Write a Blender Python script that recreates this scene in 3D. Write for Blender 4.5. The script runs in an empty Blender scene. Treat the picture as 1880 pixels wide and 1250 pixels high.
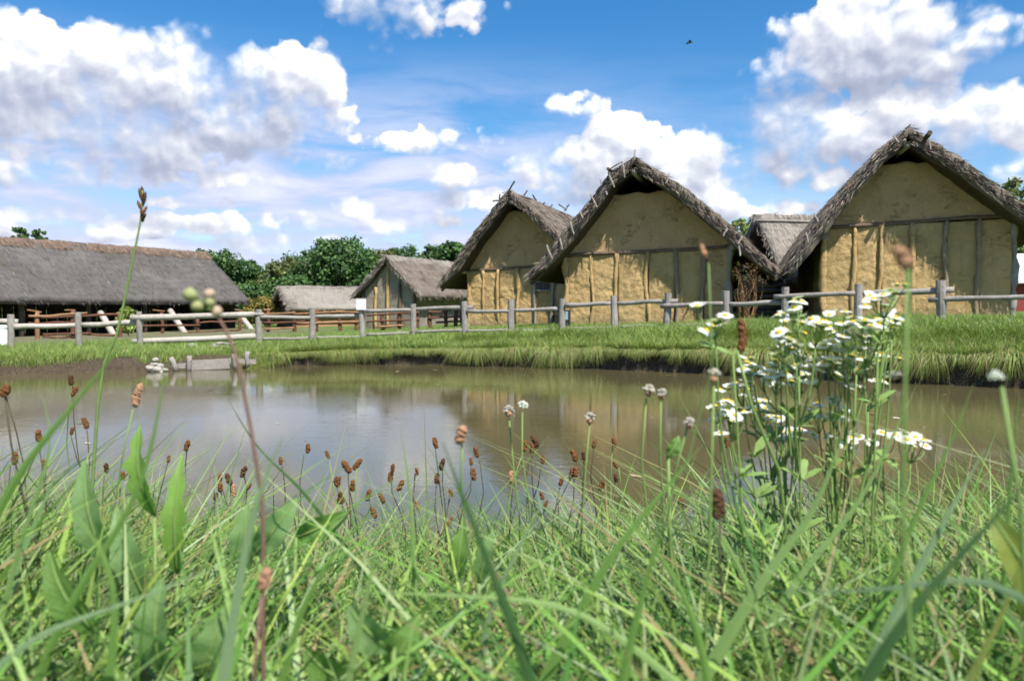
import bpy, math, random
import numpy as np
from mathutils import Vector, Matrix

R = math.radians
random.seed(7)
rng = np.random.default_rng(7)
SC = bpy.context.scene
COL = SC.collection

# ------------------------------------------------------------------ camera
F = 1500.0                        # focal length in pixels of the 1880 px wide photograph
CAMZ = 0.5
PITCH = math.atan(-62.0 / F)
cam_d = bpy.data.cameras.new('camera')
cam = bpy.data.objects.new('camera', cam_d)
COL.objects.link(cam)
cam.location = (0, 0, CAMZ)
cam.rotation_euler = (R(90) + PITCH, 0, 0)
cam_d.sensor_width = 36.0
cam_d.lens = F / 1880 * 36
cam_d.clip_start = 0.02
cam_d.clip_end = 3000
cam_d.dof.use_dof = True
cam_d.dof.focus_distance = 2.5
cam_d.dof.aperture_fstop = 8.5
SC.camera = cam

# ------------------------------------------------------------------ render settings
SC.render.engine = 'CYCLES'
SC.cycles.use_adaptive_sampling = True
SC.cycles.adaptive_threshold = 0.02
SC.cycles.use_denoising = True
SC.cycles.max_bounces = 6
SC.cycles.diffuse_bounces = 3
SC.cycles.glossy_bounces = 3
SC.cycles.transmission_bounces = 3
SC.cycles.transparent_max_bounces = 6
SC.view_settings.view_transform = 'Standard'
SC.view_settings.look = 'None'
SC.view_settings.gamma = 1.0
SC.view_settings.use_curve_mapping = False
SC.view_settings.exposure = 0.72

# ------------------------------------------------------------------ sun and sky
SUN_EL = R(56)
SUN_AZ = math.atan2(0.34, -0.55)          # from +y (into the picture) towards +x (right)
sdir = Vector((math.sin(SUN_AZ) * math.cos(SUN_EL), math.cos(SUN_AZ) * math.cos(SUN_EL), math.sin(SUN_EL)))
sun_d = bpy.data.lights.new('sun', 'SUN')
sun_d.energy = 5.0
sun_d.angle = R(0.5)
sun_d.color = (1.0, 0.95, 0.86)
sun = bpy.data.objects.new('sun', sun_d)
COL.objects.link(sun)
sun.rotation_euler = (-sdir).to_track_quat('-Z', 'Y').to_euler()
sun.location = (20, -10, 40)

def pix_dir(px, py):
    x = (px - 940) / F; y = (625 - py) / F
    c, s = math.cos(PITCH), math.sin(PITCH)
    return np.array([x, c - y * s, s + y * c])
def at(px, py, Y):
    d = pix_dir(px, py)
    return np.array([0, 0, CAMZ]) + d * (Y / d[1])
def azel(px, py):
    d = pix_dir(px, py); d = d / np.linalg.norm(d)
    return math.atan2(d[0], d[1]), math.asin(d[2])

class NT:
    """small helper for writing node trees"""
    def __init__(self, tree):
        self.t = tree; self.n = tree.nodes; self.l = tree.links
    def new(self, typ, **kw):
        nd = self.n.new(typ)
        for k, v in kw.items():
            setattr(nd, k, v)
        return nd
    def put(self, sock, v):
        if hasattr(v, 'links') or isinstance(v, bpy.types.NodeSocket):
            self.l.new(v, sock)
        else:
            sock.default_value = v
    def math(self, op, a, b=None, c=None, clamp=False):
        nd = self.new('ShaderNodeMath', operation=op, use_clamp=clamp)
        for i, v in enumerate((a, b, c)):
            if v is not None: self.put(nd.inputs[i], v)
        return nd.outputs[0]
    def vec(self, op, a, b=None, c=None, out=0):
        nd = self.new('ShaderNodeVectorMath', operation=op)
        for i, v in enumerate((a, b, c)):
            if v is not None: self.put(nd.inputs[i], v)
        return nd.outputs[out]
    def noise(self, v, scale, detail=4, rough=.5, dist=0, out=0):
        nd = self.new('ShaderNodeTexNoise')
        if v is not None: self.put(nd.inputs['Vector'], v)
        nd.inputs['Scale'].default_value = scale
        nd.inputs['Detail'].default_value = detail
        nd.inputs['Roughness'].default_value = rough
        nd.inputs['Distortion'].default_value = dist
        return nd.outputs[out]
    def ramp(self, f, pts):
        nd = self.new('ShaderNodeValToRGB')
        cr = nd.color_ramp
        while len(cr.elements) < len(pts): cr.elements.new(0.5)
        for e, (p, c) in zip(cr.elements, pts):
            e.position = p; e.color = (*c, 1) if len(c) == 3 else c
        self.put(nd.inputs[0], f)
        return nd.outputs[0]
    def smooth(self, v, a, b, lo=0., hi=1.):
        nd = self.new('ShaderNodeMapRange', interpolation_type='SMOOTHSTEP')
        self.put(nd.inputs['Value'], v)
        nd.inputs['From Min'].default_value = a; nd.inputs['From Max'].default_value = b
        nd.inputs['To Min'].default_value = lo; nd.inputs['To Max'].default_value = hi
        return nd.outputs[0]
    def mix(self, f, a, b, blend='MIX'):
        nd = self.new('ShaderNodeMix', data_type='RGBA', blend_type=blend)
        self.put(nd.inputs[0], f)
        for s, v in ((nd.inputs[6], a), (nd.inputs[7], b)):
            if isinstance(v, tuple) and len(v) == 3: v = (*v, 1)
            self.put(s, v)
        return nd.outputs[2]

# cumulus clouds: direction (pixel of the photograph) -> azimuth and elevation, radii in pixels, weight
CUM = [(50, 115, 150, 80, 1), (165, 105, 90, 60, .9), (310, 150, 110, 95, 1.1), (215, 175, 140, 75, .9), (545, 150, 85, 85, 1.0),
       (475, 130, 60, 55, .8), (440, 215, 180, 70, .8), (250, 235, 220, 70, .85), (30, 190, 110, 50, .6), (575, 220, 70, 45, .5),
       (745, 10, 150, 42, .42), (735, 60, 40, 40, .3),
       (1610, 60, 160, 95, 1.1), (1530, 125, 165, 48, 1), (1680, 100, 120, 48, .8), (1775, 70, 95, 38, .7), (1420, 168, 70, 22, .4),
       (1690, 202, 150, 62, 1), (1460, 235, 100, 70, .8), (1570, 240, 210, 65, .9), (1770, 225, 105, 55, .8), (1560, 280, 230, 42, .6),
       (1145, 255, 85, 60, 1), (1105, 310, 125, 75, 1), (1245, 300, 110, 70, .9), (1030, 335, 80, 40, .7), (1310, 360, 75, 55, .8),
       (1055, 192, 60, 28, .35), (1448, 325, 36, 38, .6), (1525, 332, 45, 28, .7), (818, 322, 62, 30, .7), (880, 375, 130, 30, .5),
       (650, 384, 42, 22, .6), (562, 405, 30, 20, .55), (1430, 388, 90, 20, .7), (1860, 300, 70, 32, .5), (300, 315, 110, 22, .45),
       (160, 300, 60, 26, .45), (20, 310, 60, 26, .5), (330, 365, 120, 16, .35),
       (70, 285, 120, 26, .45), (200, 335, 130, 24, .42), (430, 330, 150, 18, .38), (385, 405, 120, 22, .42), (480, 440, 110, 18, .5), (120, 395, 130, 20, .4), (250, 425, 110, 18, .42),
       (560, 300, 90, 12, .1), (700, 255, 150, 14, .1), (870, 275, 170, 16, .14), (960, 300, 90, 20, .3), (630, 440, 100, 16, .5), (765, 415, 110, 18, .5), (60, 430, 110, 18, .4), (1480, 300, 60, 22, .3)]
world = bpy.data.worlds.new('World')
SC.world = world
world.use_nodes = True
W = NT(world.node_tree)
W.n.clear()
sky = W.new('ShaderNodeTexSky', sky_type='NISHITA')
sky.sun_disc = False
sky.sun_elevation = SUN_EL
sky.sun_rotation = SUN_AZ
sky.altitude = 200
sky.air_density = 1.0
sky.dust_density = 0.35
sky.ozone_density = 2.6
tc = W.new('ShaderNodeTexCoord').outputs['Generated']
dirn = W.vec('NORMALIZE', tc)
sx = W.new('ShaderNodeSeparateXYZ'); W.l.new(dirn, sx.inputs[0])
az = W.math('ARCTAN2', sx.outputs[0], sx.outputs[1])
el = W.math('ARCSINE', sx.outputs[2])
cb = W.new('ShaderNodeCombineXYZ'); W.l.new(az, cb.inputs[0]); W.l.new(el, cb.inputs[1])
P0 = cb.outputs[0]
blobs = []
for (px, py, rx, ry, a) in CUM:
    A_, E_ = azel(px, py)
    blobs.append((A_, E_, rx / F, ry / F, a))
cr = random.Random(3)                               # the same kind of sky goes on all round
for i in range(26):
    A_ = 0.85 + (2 * math.pi - 1.7) * (i + cr.random() * .8) / 26
    if A_ > math.pi: A_ -= 2 * math.pi
    blobs.append((A_, cr.uniform(.1, .55), cr.uniform(.09, .2), cr.uniform(.03, .07), cr.uniform(.7, 1.1)))

def group(name, build):
    gt = bpy.data.node_groups.new(name, 'ShaderNodeTree')
    gt.interface.new_socket('P', in_out='INPUT', socket_type='NodeSocketVector')
    gt.interface.new_socket('F', in_out='OUTPUT', socket_type='NodeSocketFloat')
    G = NT(gt)
    gi = G.new('NodeGroupInput'); go = G.new('NodeGroupOutput')
    G.l.new(build(G, gi.outputs[0]), go.inputs[0])
    def use(pv):
        nd = W.new('ShaderNodeGroup'); nd.node_tree = gt
        W.l.new(pv, nd.inputs[0]); return nd.outputs[0]
    return use
def blob_field(G, p):
    wn = G.noise(p, 9, 4, .6, out=1)
    p2 = G.vec('MULTIPLY_ADD', G.vec('SUBTRACT', wn, (.5, .5, .5)), (.07, .05, 0), p)
    acc = None
    for (A_, E_, rx, ry, a) in blobs:
        q = G.vec('MULTIPLY_ADD', p2, (1 / rx, 1 / ry, 0), (-A_ / rx, -E_ / ry, 0))
        d2 = G.vec('DOT_PRODUCT', q, q, out=1)
        v = G.math('MULTIPLY_ADD', d2, -a, a)
        acc = v if acc is None else G.math('SMOOTH_MAX', acc, v, .2)
    return G.math('MAXIMUM', acc, -1.2)
def detail_field(G, p):
    fb = G.noise(G.vec('MULTIPLY', p, (1, 1.2, 1)), 15, 9, .55, .2)
    wp = G.vec('MULTIPLY_ADD', G.vec('SUBTRACT', G.noise(p, 40, 3, .5, out=1), (.5, .5, .5)), (.022, .022, 0), p)
    out_ = None
    for sc_, am in ((24, -.62), (57, -.34)):
        bil = G.new('ShaderNodeTexVoronoi', feature='F1', voronoi_dimensions='2D')
        G.put(bil.inputs['Vector'], wp); bil.inputs['Scale'].default_value = sc_
        t_ = G.math('MULTIPLY', bil.outputs['Distance'], am)
        out_ = t_ if out_ is None else G.math('ADD', out_, t_)
    return G.math('ADD', G.math('MULTIPLY_ADD', G.math('SUBTRACT', fb, .5), 1.9, out_), .40)
blob_f = group('cloud_masses', blob_field); det_f = group('cloud_billows', detail_field)
A0 = blob_f(P0); A1 = blob_f(W.vec('ADD', P0, (.010, .026, 0)))
D0 = det_f(P0); D1 = det_f(W.vec('ADD', P0, (.0045, .0085, 0)))
F0 = W.math('ADD', A0, D0)
soft = W.smooth(W.noise(P0, 7, 3, .5), .38, .64, .7, 3.4)
alpha = W.smooth(W.math('DIVIDE', W.math('ADD', F0, .03), soft), 0, .36)
lit = W.math('MULTIPLY_ADD', W.math('SUBTRACT', A0, A1), .50, .50)
lit = W.math('MULTIPLY_ADD', W.math('SUBTRACT', D0, D1), .46, lit)
lit = W.math('ADD', lit, W.smooth(F0, .0, .8, .10, .0), clamp=True)
# soft layer cloud low over the horizon
st = W.noise(W.vec('MULTIPLY', P0, (2.2, 9.5, 1)), 2.6, 7, .55, .5)
lowmask = W.math('MULTIPLY', W.smooth(el, .32, .14), W.smooth(el, -.02, .03))
azm = W.smooth(az, .25, -.1, .3, 1.)
sta = W.math('MULTIPLY', W.math('MULTIPLY', W.smooth(st, .29, .56), lowmask), W.math('MULTIPLY', azm, .95))
lowhaze = W.smooth(el, .16, 0., 0., .35)
stc = W.mix(W.smooth(st, .4, .75), (2.8, 3.2, 4.7), (4.5, 4.6, 5.4))
cumc = W.ramp(lit, [(0.0, (.27, .31, .43)), (.35, (.42, .46, .59)), (.6, (.66, .69, .78)), (.8, (.98, .99, 1.0)), (1.0, (1.3, 1.28, 1.24))])
cumc = W.vec('MULTIPLY', cumc, (5.8, 5.8, 5.8))
hs = W.new('ShaderNodeHueSaturation'); hs.inputs['Saturation'].default_value = 1.38
hs.inputs['Value'].default_value = .78
W.l.new(sky.outputs[0], hs.inputs['Color'])
c1 = W.mix(lowhaze, hs.outputs[0], (3.3, 3.9, 5.2))
c1 = W.mix(sta, c1, stc)
c2 = W.mix(alpha, c1, cumc)
bg = W.new('ShaderNodeBackground'); bg.inputs['Strength'].default_value = .125
W.l.new(c2, bg.inputs['Color'])
wo = W.new('ShaderNodeOutputWorld'); W.l.new(bg.outputs[0], wo.inputs[0])
world.cycles.sampling_method = 'MANUAL'
world.cycles.sample_map_resolution = 512

# ------------------------------------------------------------------ helpers
def vnoise(p, seed=0):
    """value noise in numpy, p (N,3) -> (N,) in -1..1"""
    p = np.asarray(p, float)
    i = np.floor(p).astype(np.int64); f = p - i
    f = f * f * (3 - 2 * f)
    def h(a, b, c):
        n = (a * 374761393 + b * 668265263 + c * 2147483647 + seed * 1274126177) & 0xffffffff
        n = ((n ^ (n >> 13)) * 1274126177) & 0xffffffff
        n = n ^ (n >> 16)
        return (n & 0xffff) / 32767.5 - 1
    out = 0
    for dx in (0, 1):
        wx = f[:, 0] if dx else 1 - f[:, 0]
        for dy in (0, 1):
            wy = f[:, 1] if dy else 1 - f[:, 1]
            for dz in (0, 1):
                wz = f[:, 2] if dz else 1 - f[:, 2]
                out = out + wx * wy * wz * h(i[:, 0] + dx, i[:, 1] + dy, i[:, 2] + dz)
    return out
def fbm(p, seed=0, oct=4):
    p = np.asarray(p, float); o = 0; a = 1
    for k in range(oct):
        o = o + a * vnoise(p * 2 ** k, seed + k); a *= .5
    return o / 1.9

ORIGIN = {}
def tag(o, label=None, cat=None, group=None, kind=None):
    if label: o['label'] = label
    if cat: o['category'] = cat
    if group: o['group'] = group
    if kind: o['kind'] = kind
    return o
def thing(name, loc, label, cat, group=None):
    o = bpy.data.objects.new(name, None)
    COL.objects.link(o)
    o.location = loc
    o.empty_display_size = .1
    ORIGIN[o] = np.array(loc, float)
    return tag(o, label, cat, group)
def org(parent):
    return ORIGIN.get(parent, np.zeros(3))
def raw_mesh(name, V, faces, smooth=False, col=None, vecattr=None):
    """faces: list of arrays (n,3) or (n,4), or list of index tuples"""
    me = bpy.data.meshes.new(name)
    V = np.asarray(V, np.float32)
    if isinstance(faces, list) and faces and isinstance(faces[0], np.ndarray):
        me.vertices.add(len(V)); me.vertices.foreach_set('co', V.ravel())
        sizes = np.concatenate([np.full(len(f), f.shape[1], np.int32) for f in faces])
        loops = np.concatenate([f.ravel() for f in faces]).astype(np.int32)
        me.loops.add(len(loops)); me.loops.foreach_set('vertex_index', loops)
        me.polygons.add(len(sizes))
        st_ = np.concatenate([[0], np.cumsum(sizes)[:-1]]).astype(np.int32)
        me.polygons.foreach_set('loop_start', st_)
        me.update(calc_edges=True)
        me.validate()
    else:
        me.from_pydata(V.tolist(), [], [tuple(int(i) for i in f) for f in faces])
    if smooth:
        me.polygons.foreach_set('use_smooth', np.ones(len(me.polygons), bool))
    if col is not None:
        at_ = me.color_attributes.new('tint', 'FLOAT_COLOR', 'POINT')
        c = np.ones((len(V), 4), np.float32); c[:, :3] = col
        at_.data.foreach_set('color', c.ravel())
    if vecattr is not None:
        av = me.attributes.new('flow', 'FLOAT_VECTOR', 'POINT')
        av.data.foreach_set('vector', np.asarray(vecattr, np.float32).ravel())
    return me
def mk(name, V, faces, mat, parent=None, loc=None, smooth=False, col=None, vecattr=None):
    V = np.asarray(V, float)
    if parent is not None:
        o3 = org(parent)
    elif loc is not None:
        o3 = np.asarray(loc, float)
    else:
        o3 = np.zeros(3)
    me = raw_mesh(name, V - o3, faces, smooth, col, vecattr)
    if mat is not None: me.materials.append(mat)
    o = bpy.data.objects.new(name, me)
    COL.objects.link(o)
    if parent is not None:
        o.parent = parent
        ORIGIN[o] = o3
    else:
        o.location = o3
        ORIGIN[o] = o3
    return o

class MB:
    def __init__(self): self.V = []; self.Fc = []; self.n = 0; self.C = []
    def add(self, V, Fc, col=None):
        V = np.asarray(V, float)
        self.V.append(V)
        self.Fc += [tuple(i + self.n for i in f) for f in Fc]
        self.n += len(V)
        if col is not None: self.C.append(np.tile(np.asarray(col, float), (len(V), 1)))
        return self
    def build(self, name, mat, parent=None, loc=None, smooth=False):
        return mk(name, np.concatenate(self.V), self.Fc, mat, parent, loc, smooth, np.concatenate(self.C) if self.C else None)

def unit(v):
    v = np.asarray(v, float); return v / max(np.linalg.norm(v), 1e-9)
def tube(pts, rad, n=6, cap=True, wob=0, seed=0):
    pts = np.asarray(pts, float); m = len(pts)
    rad = np.broadcast_to(np.asarray(rad, float), (m,))
    V = []; Fc = []
    ref = None
    for i in range(m):
        t = unit(pts[min(i + 1, m - 1)] - pts[max(i - 1, 0)])
        if ref is None:
            ref = np.array([0, 0, 1.]) if abs(t[2]) < .9 else np.array([1., 0, 0])
        s = unit(np.cross(t, ref)); b = np.cross(s, t); ref = b
        for k in range(n):
            a = 2 * math.pi * k / n
            V.append(pts[i] + rad[i] * (math.cos(a) * s + math.sin(a) * b))
    V = np.array(V)
    if wob:
        c = np.repeat(pts, n, 0)
        V = c + (V - c) * (1 + wob * fbm(V * (0.5 / max(rad.max(), 1e-3)), seed, 2))[:, None]
    for i in range(m - 1):
        for k in range(n):
            a, b_ = i * n + k, i * n + (k + 1) % n
            Fc.append((a, b_, b_ + n, a + n))
    if cap:
        Fc.append(tuple(range(n - 1, -1, -1))); Fc.append(tuple((m - 1) * n + k for k in range(n)))
    return V, Fc
def bend(p0, p1, amp, n=6, seed=0, sag=0):
    """slightly crooked line between two points"""
    p0, p1 = np.asarray(p0, float), np.asarray(p1, float)
    t = np.linspace(0, 1, n)[:, None]
    P = p0 + (p1 - p0) * t
    q = np.column_stack([t[:, 0] * 2.3 + seed * 3.7, np.zeros(n), np.zeros(n)])
    off = np.column_stack([vnoise(q, 1), vnoise(q, 2), vnoise(q, 3)]) * amp
    off *= np.minimum(1, 4 * t * (1 - t) + .15)
    P = P + off
    P[:, 2] -= sag * 4 * t[:, 0] * (1 - t[:, 0])
    return P
def box(c, s, rz=0):
    c = np.asarray(c, float)
    V = np.array([[x, y, z] for x in (-.5, .5) for y in (-.5, .5) for z in (-.5, .5)]) * np.asarray(s, float)
    ca, sa = math.cos(rz), math.sin(rz)
    V = np.column_stack([V[:, 0] * ca - V[:, 1] * sa, V[:, 0] * sa + V[:, 1] * ca, V[:, 2]]) + c
    return V, [(0, 1, 3, 2), (4, 6, 7, 5), (0, 4, 5, 1), (2, 3, 7, 6), (0, 2, 6, 4), (1, 5, 7, 3)]
def orbox(p0, p1, w, h, up=(0, 0, 1)):
    """squared timber from p0 to p1"""
    p0, p1 = np.asarray(p0, float), np.asarray(p1, float)
    t = unit(p1 - p0); s = unit(np.cross(t, up)); b = np.cross(s, t)
    V = [p + s * x * w / 2 + b * y * h / 2 for p in (p0, p1) for x in (-1, 1) for y in (-1, 1)]
    return np.array(V), [(0, 2, 3, 1), (4, 5, 7, 6), (0, 1, 5, 4), (2, 6, 7, 3), (0, 4, 6, 2), (1, 3, 7, 5)]
def grid_faces(nu, nv, off=0, flip=False):
    i, j = np.meshgrid(np.arange(nu - 1), np.arange(nv - 1), indexing='ij')
    a = (i * nv + j).ravel() + off
    f = np.column_stack([a, a + nv, a + nv + 1, a + 1])
    return f[:, ::-1] if flip else f
def slab(front, back, nu, nv):
    """closed body between two (nu*nv) grids of points"""
    V = np.concatenate([front, back]); n = nu * nv
    fc = [grid_faces(nu, nv), grid_faces(nu, nv, n, True)]
    def strip(idx):
        idx = np.asarray(idx); return np.column_stack([idx[:-1], idx[1:], idx[1:] + n, idx[:-1] + n])
    I = np.arange(n).reshape(nu, nv)
    fc += [strip(I[0]), strip(I[-1])[:, ::-1], strip(I[:, 0])[:, ::-1], strip(I[:, -1])]
    return V, [np.concatenate(fc)]

# ------------------------------------------------------------------ materials
def new_mat(name):
    m = bpy.data.materials.new(name); m.use_nodes = True
    n = NT(m.node_tree); n.n.clear()
    out = n.new('ShaderNodeOutputMaterial')
    return m, n, out
def principled(n, out, col, rough=.9, bump=None, bstr=.3, bdist=.02, spec=.25):
    b = n.new('ShaderNodeBsdfPrincipled')
    if isinstance(col, tuple): col = (*col, 1) if len(col) == 3 else col
    n.put(b.inputs['Base Color'], col)
    n.put(b.inputs['Roughness'], rough)
    b.inputs['Specular IOR Level'].default_value = spec
    if bump is not None:
        bm = n.new('ShaderNodeBump'); bm.inputs['Strength'].default_value = bstr; bm.inputs['Distance'].default_value = bdist
        n.put(bm.inputs['Height'], bump); n.l.new(bm.outputs[0], b.inputs['Normal'])
    n.l.new(b.outputs[0], out.inputs[0])
    return b
def objc(n): return n.new('ShaderNodeTexCoord').outputs['Object']
def attr(n, name, out='Color'):
    a = n.new('ShaderNodeAttribute'); a.attribute_name = name; return a.outputs[out]

def mat_wood(name, c1, c2, c3, scale=1.0):
    m, n, out = new_mat(name)
    v = objc(n)
    rnd = n.new('ShaderNodeObjectInfo').outputs['Random']
    a = n.noise(n.vec('MULTIPLY', v, (14 * scale, 14 * scale, 14 * scale)), 1, 6, .65, 1.2)
    b = n.noise(n.vec('MULTIPLY', v, (3, 3, 3)), 1, 3, .5)
    c = n.mix(n.smooth(a, .35, .65), c1, c2)
    c = n.mix(n.smooth(b, .5, .75, 0, .7), c, c3)
    c = n.mix(n.math('MULTIPLY', rnd, .35), c, c3)
    fine = n.noise(n.vec('MULTIPLY', v, (60, 60, 60)), 1, 4, .6)
    principled(n, out, c, .85, n.math('ADD', a, n.math('MULTIPLY', fine, .5)), .5, .012)
    return m
M = {}
M['wood_grey'] = mat_wood('weathered_grey_wood', (.29, .265, .24), (.18, .16, .14), (.36, .335, .30))
M['wood_pale'] = mat_wood('pale_bleached_wood', (.42, .385, .335), (.28, .25, .21), (.50, .46, .41))
M['wood_brown'] = mat_wood('reddish_brown_wood', (.14, .062, .038), (.085, .036, .024), (.20, .10, .06))
M['wood_raw'] = mat_wood('pale_brown_wood', (.30, .165, .085), (.19, .10, .05), (.36, .22, .12))
M['wood_dark'] = mat_wood('dark_old_wood', (.085, .065, .05), (.045, .035, .028), (.12, .10, .085))
M['wood_log'] = mat_wood('brown_log_wood', (.15, .105, .07), (.085, .058, .04), (.19, .14, .10))

def mat_daub(name, c1, c2, c3, crack=1.0):
    m, n, out = new_mat(name)
    v = objc(n)
    big = n.noise(v, 1.1, 4, .55)
    mid = n.noise(v, 7, 5, .6, .4)
    fine = n.noise(v, 42, 5, .65)
    c = n.mix(n.smooth(big, .38, .66), c1, c2)
    c = n.mix(n.smooth(mid, .5, .78, 0, .6), c, c3)
    # drying cracks, mostly level
    cv = n.vec('MULTIPLY', v, (.9, .9, 11.0))
    vor = n.noise(cv, 1.6, 5, .62, 1.4)
    line = n.math('ABSOLUTE', n.math('SUBTRACT', vor, .5))
    gate = n.smooth(n.noise(v, 1.7, 2, .5), .54, .66)
    cr_ = n.math('MULTIPLY', n.smooth(line, .012, .002), gate)
    c = n.mix(n.math('MULTIPLY', cr_, .6 * crack), c, (.11, .085, .05))
    run = n.noise(n.vec('MULTIPLY', v, (5, 5, .7)), 1.3, 4, .6)
    c = n.mix(n.smooth(run, .54, .74, 0, .38), c, (.27, .20, .115))
    sz = n.new('ShaderNodeSeparateXYZ'); n.l.new(v, sz.inputs[0])
    spl = n.smooth(n.math('ADD', sz.outputs[2], n.math('MULTIPLY', mid, .6)), .62, .22)
    c = n.mix(n.math('MULTIPLY', spl, .55), c, (.21, .165, .105))
    fleck = n.noise(n.vec('MULTIPLY', v, (30, 30, 110)), 1, 2, .5)
    c = n.mix(n.smooth(fleck, .66, .74, 0, .5), c, (.62, .52, .33))
    h = n.math('ADD', n.math('MULTIPLY', mid, 1.0), n.math('MULTIPLY', fine, .45))
    h = n.math('SUBTRACT', h, n.math('MULTIPLY', cr_, .9))
    principled(n, out, c, .95, h, 1.0, .06, .1)
    return m
M['daub'] = mat_daub('yellow_clay_daub', (.54, .365, .19), (.46, .31, .155), (.60, .43, .25))
M['daub_low'] = mat_daub('ochre_clay_daub', (.50, .35, .165), (.42, .29, .135), (.57, .425, .225), .5)
M['daub_grey'] = mat_daub('grey_clay_daub', (.30, .265, .20), (.25, .22, .165), (.36, .31, .23))

def mat_thatch(name, c1, c2, c3):
    m, n, out = new_mat(name)
    fl = attr(n, 'flow', 'Vector')
    s1 = n.noise(n.vec('MULTIPLY', fl, (1.6, 26, 1)), 1, 5, .6, .3)
    s2 = n.noise(n.vec('MULTIPLY', fl, (7, 60, 1)), 1, 4, .6)
    s3 = n.noise(fl, .9, 4, .55)
    c = n.mix(n.smooth(s1, .36, .66), c1, c2)
    c = n.mix(n.smooth(s2, .52, .72, 0, .7), c, c3)
    c = n.mix(n.smooth(s3, .45, .75, 0, .5), c, c2)
    mo = n.noise(fl, .45, 5, .62, .4)
    c = n.mix(n.smooth(mo, .52, .68, 0, .55), c, (.085, .082, .055))
    c = n.mix(n.smooth(mo, .46, .34, 0, .35), c, c3)
    h = n.math('ADD', s1, n.math('MULTIPLY', s2, .6))
    principled(n, out, c, .95, h, .9, .05, .1)
    return m
M['thatch'] = mat_thatch('grey_thatch', (.215, .18, .15), (.13, .106, .087), (.30, .26, .22))
M['thatch_grey'] = mat_thatch('old_grey_thatch', (.145, .133, .123), (.085, .078, .072), (.20, .186, .172))
M['reed_shaded'] = mat_thatch('shade_dark_reed', (.10, .075, .055), (.06, .045, .033), (.14, .105, .075))  # roof underside: shade below the overhang is put into this darker colour
M['thatch_pale'] = mat_thatch('pale_grey_thatch', (.30, .27, .235), (.21, .185, .16), (.38, .345, .30))
M['thatch_brown'] = mat_thatch('brown_thatch', (.235, .165, .125), (.15, .105, .08), (.31, .23, .18))

def mat_tint(name, rough=.9, trans=0., spec=.2, vary=.25, sheen=None):
    """colour from the mesh's own per-strand tint"""
    m, n, out = new_mat(name)
    c = attr(n, 'tint')
    b = n.new('ShaderNodeBsdfPrincipled')
    n.l.new(c, b.inputs['Base Color'])
    b.inputs['Roughness'].default_value = rough
    b.inputs['Specular IOR Level'].default_value = spec
    if trans:
        t = n.new('ShaderNodeBsdfTranslucent')
        tcn = n.mix(1.0, c, (.88, 1.15, .5), 'MULTIPLY')
        n.l.new(tcn, t.inputs[0])
        ms = n.new('ShaderNodeMixShader'); ms.inputs[0].default_value = trans
        n.l.new(b.outputs[0], ms.inputs[1]); n.l.new(t.outputs[0], ms.inputs[2])
        n.l.new(ms.outputs[0], out.inputs[0])
    else:
        n.l.new(b.outputs[0], out.inputs[0])
    return m
M['straw'] = mat_tint('loose_straw')
M['grass'] = mat_tint('grass_blades', .5, .30, .28)
M['leaf'] = mat_tint('tree_leaves', .55, .3, .3)
M['soft'] = mat_tint('plant_tissue', .6, .25, .25)

def mat_plain(name, col, rough=.7, var=.25, scale=20, spec=.3, trans=0, bstr=.3, bdist=.003):
    m, n, out = new_mat(name)
    v = objc(n)
    a = n.noise(v, scale, 5, .6)
    c = n.mix(a, tuple(x * (1 - var) for x in col), tuple(min(1, x * (1 + var)) for x in col))
    b = principled(n, out, c, rough, a, bstr, bdist, spec)
    if trans:
        t = n.new('ShaderNodeBsdfTranslucent'); n.l.new(n.mix(1., c, (1.0, 1.1, .5), 'MULTIPLY'), t.inputs[0])
        ms = n.new('ShaderNodeMixShader'); ms.inputs[0].default_value = trans
        n.l.new(b.outputs[0], ms.inputs[1]); n.l.new(t.outputs[0], ms.inputs[2]); n.l.new(ms.outputs[0], out.inputs[0])
    return m
M['petal'] = mat_plain('white_petals', (.82, .83, .80), .6, .08, 90, .2, .3)
M['disc'] = mat_plain('yellow_flower_disc', (.70, .50, .03), .8, .3, 900, .1, 0, .8, .001)
M['seed'] = mat_plain('brown_seed_head', (.17, .075, .03), .9, .5, 500, .1, 0, 1.0, .002)
M['seed_dark'] = mat_plain('dark_brown_seed_head', (.085, .045, .025), .9, .5, 500, .1, 0, 1.0, .002)
M['seed_pink'] = mat_plain('pinkish_brown_seed_head', (.36, .20, .12), .9, .3, 300, .1, 0, 1.0, .002)
M['stem'] = mat_plain('green_stem', (.19, .29, .08), .6, .3, 60, .3, .15)
M['stem_dark'] = mat_plain('dark_stem', (.07, .065, .035), .7, .3, 60, .2)
M['stem_red'] = mat_plain('reddish_stem', (.17, .10, .075), .6, .3, 60, .3)
M['stone'] = mat_plain('pale_stone', (.33, .31, .265), .9, .35, 9, .2, 0, .7, .03)
M['sign'] = mat_plain('white_sign_sheet', (.70, .73, .74), .4, .05, 5)
M['white'] = mat_plain('white_paint', (.80, .80, .78), .5, .06, 6)
M['black'] = mat_plain('black_plastic', (.02, .022, .025), .35, .2, 6, .5)
M['blue'] = mat_plain('pale_blue_plastic', (.30, .42, .45), .4, .15, 6, .5)
M['red_wall'] = mat_plain('red_brick_wall', (.22, .045, .035), .85, .3, 14)
M['sheet_roof'] = mat_plain('pale_blue_grey_roof', (.52, .56, .58), .6, .06, 6)
M['bird'] = mat_plain('dark_feathers', (.05, .045, .04), .8, .3, 20)
M['petal_fade'] = mat_plain('fading_petals', (.52, .47, .40), .7, .2, 200, .2, .2)
M['wood_clay'] = mat_wood('clay_smeared_wood', (.27, .215, .145), (.19, .15, .10), (.34, .265, .165))
M['bark'] = mat_wood('tree_bark', (.11, .09, .07), (.06, .05, .04), (.15, .125, .10))

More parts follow.
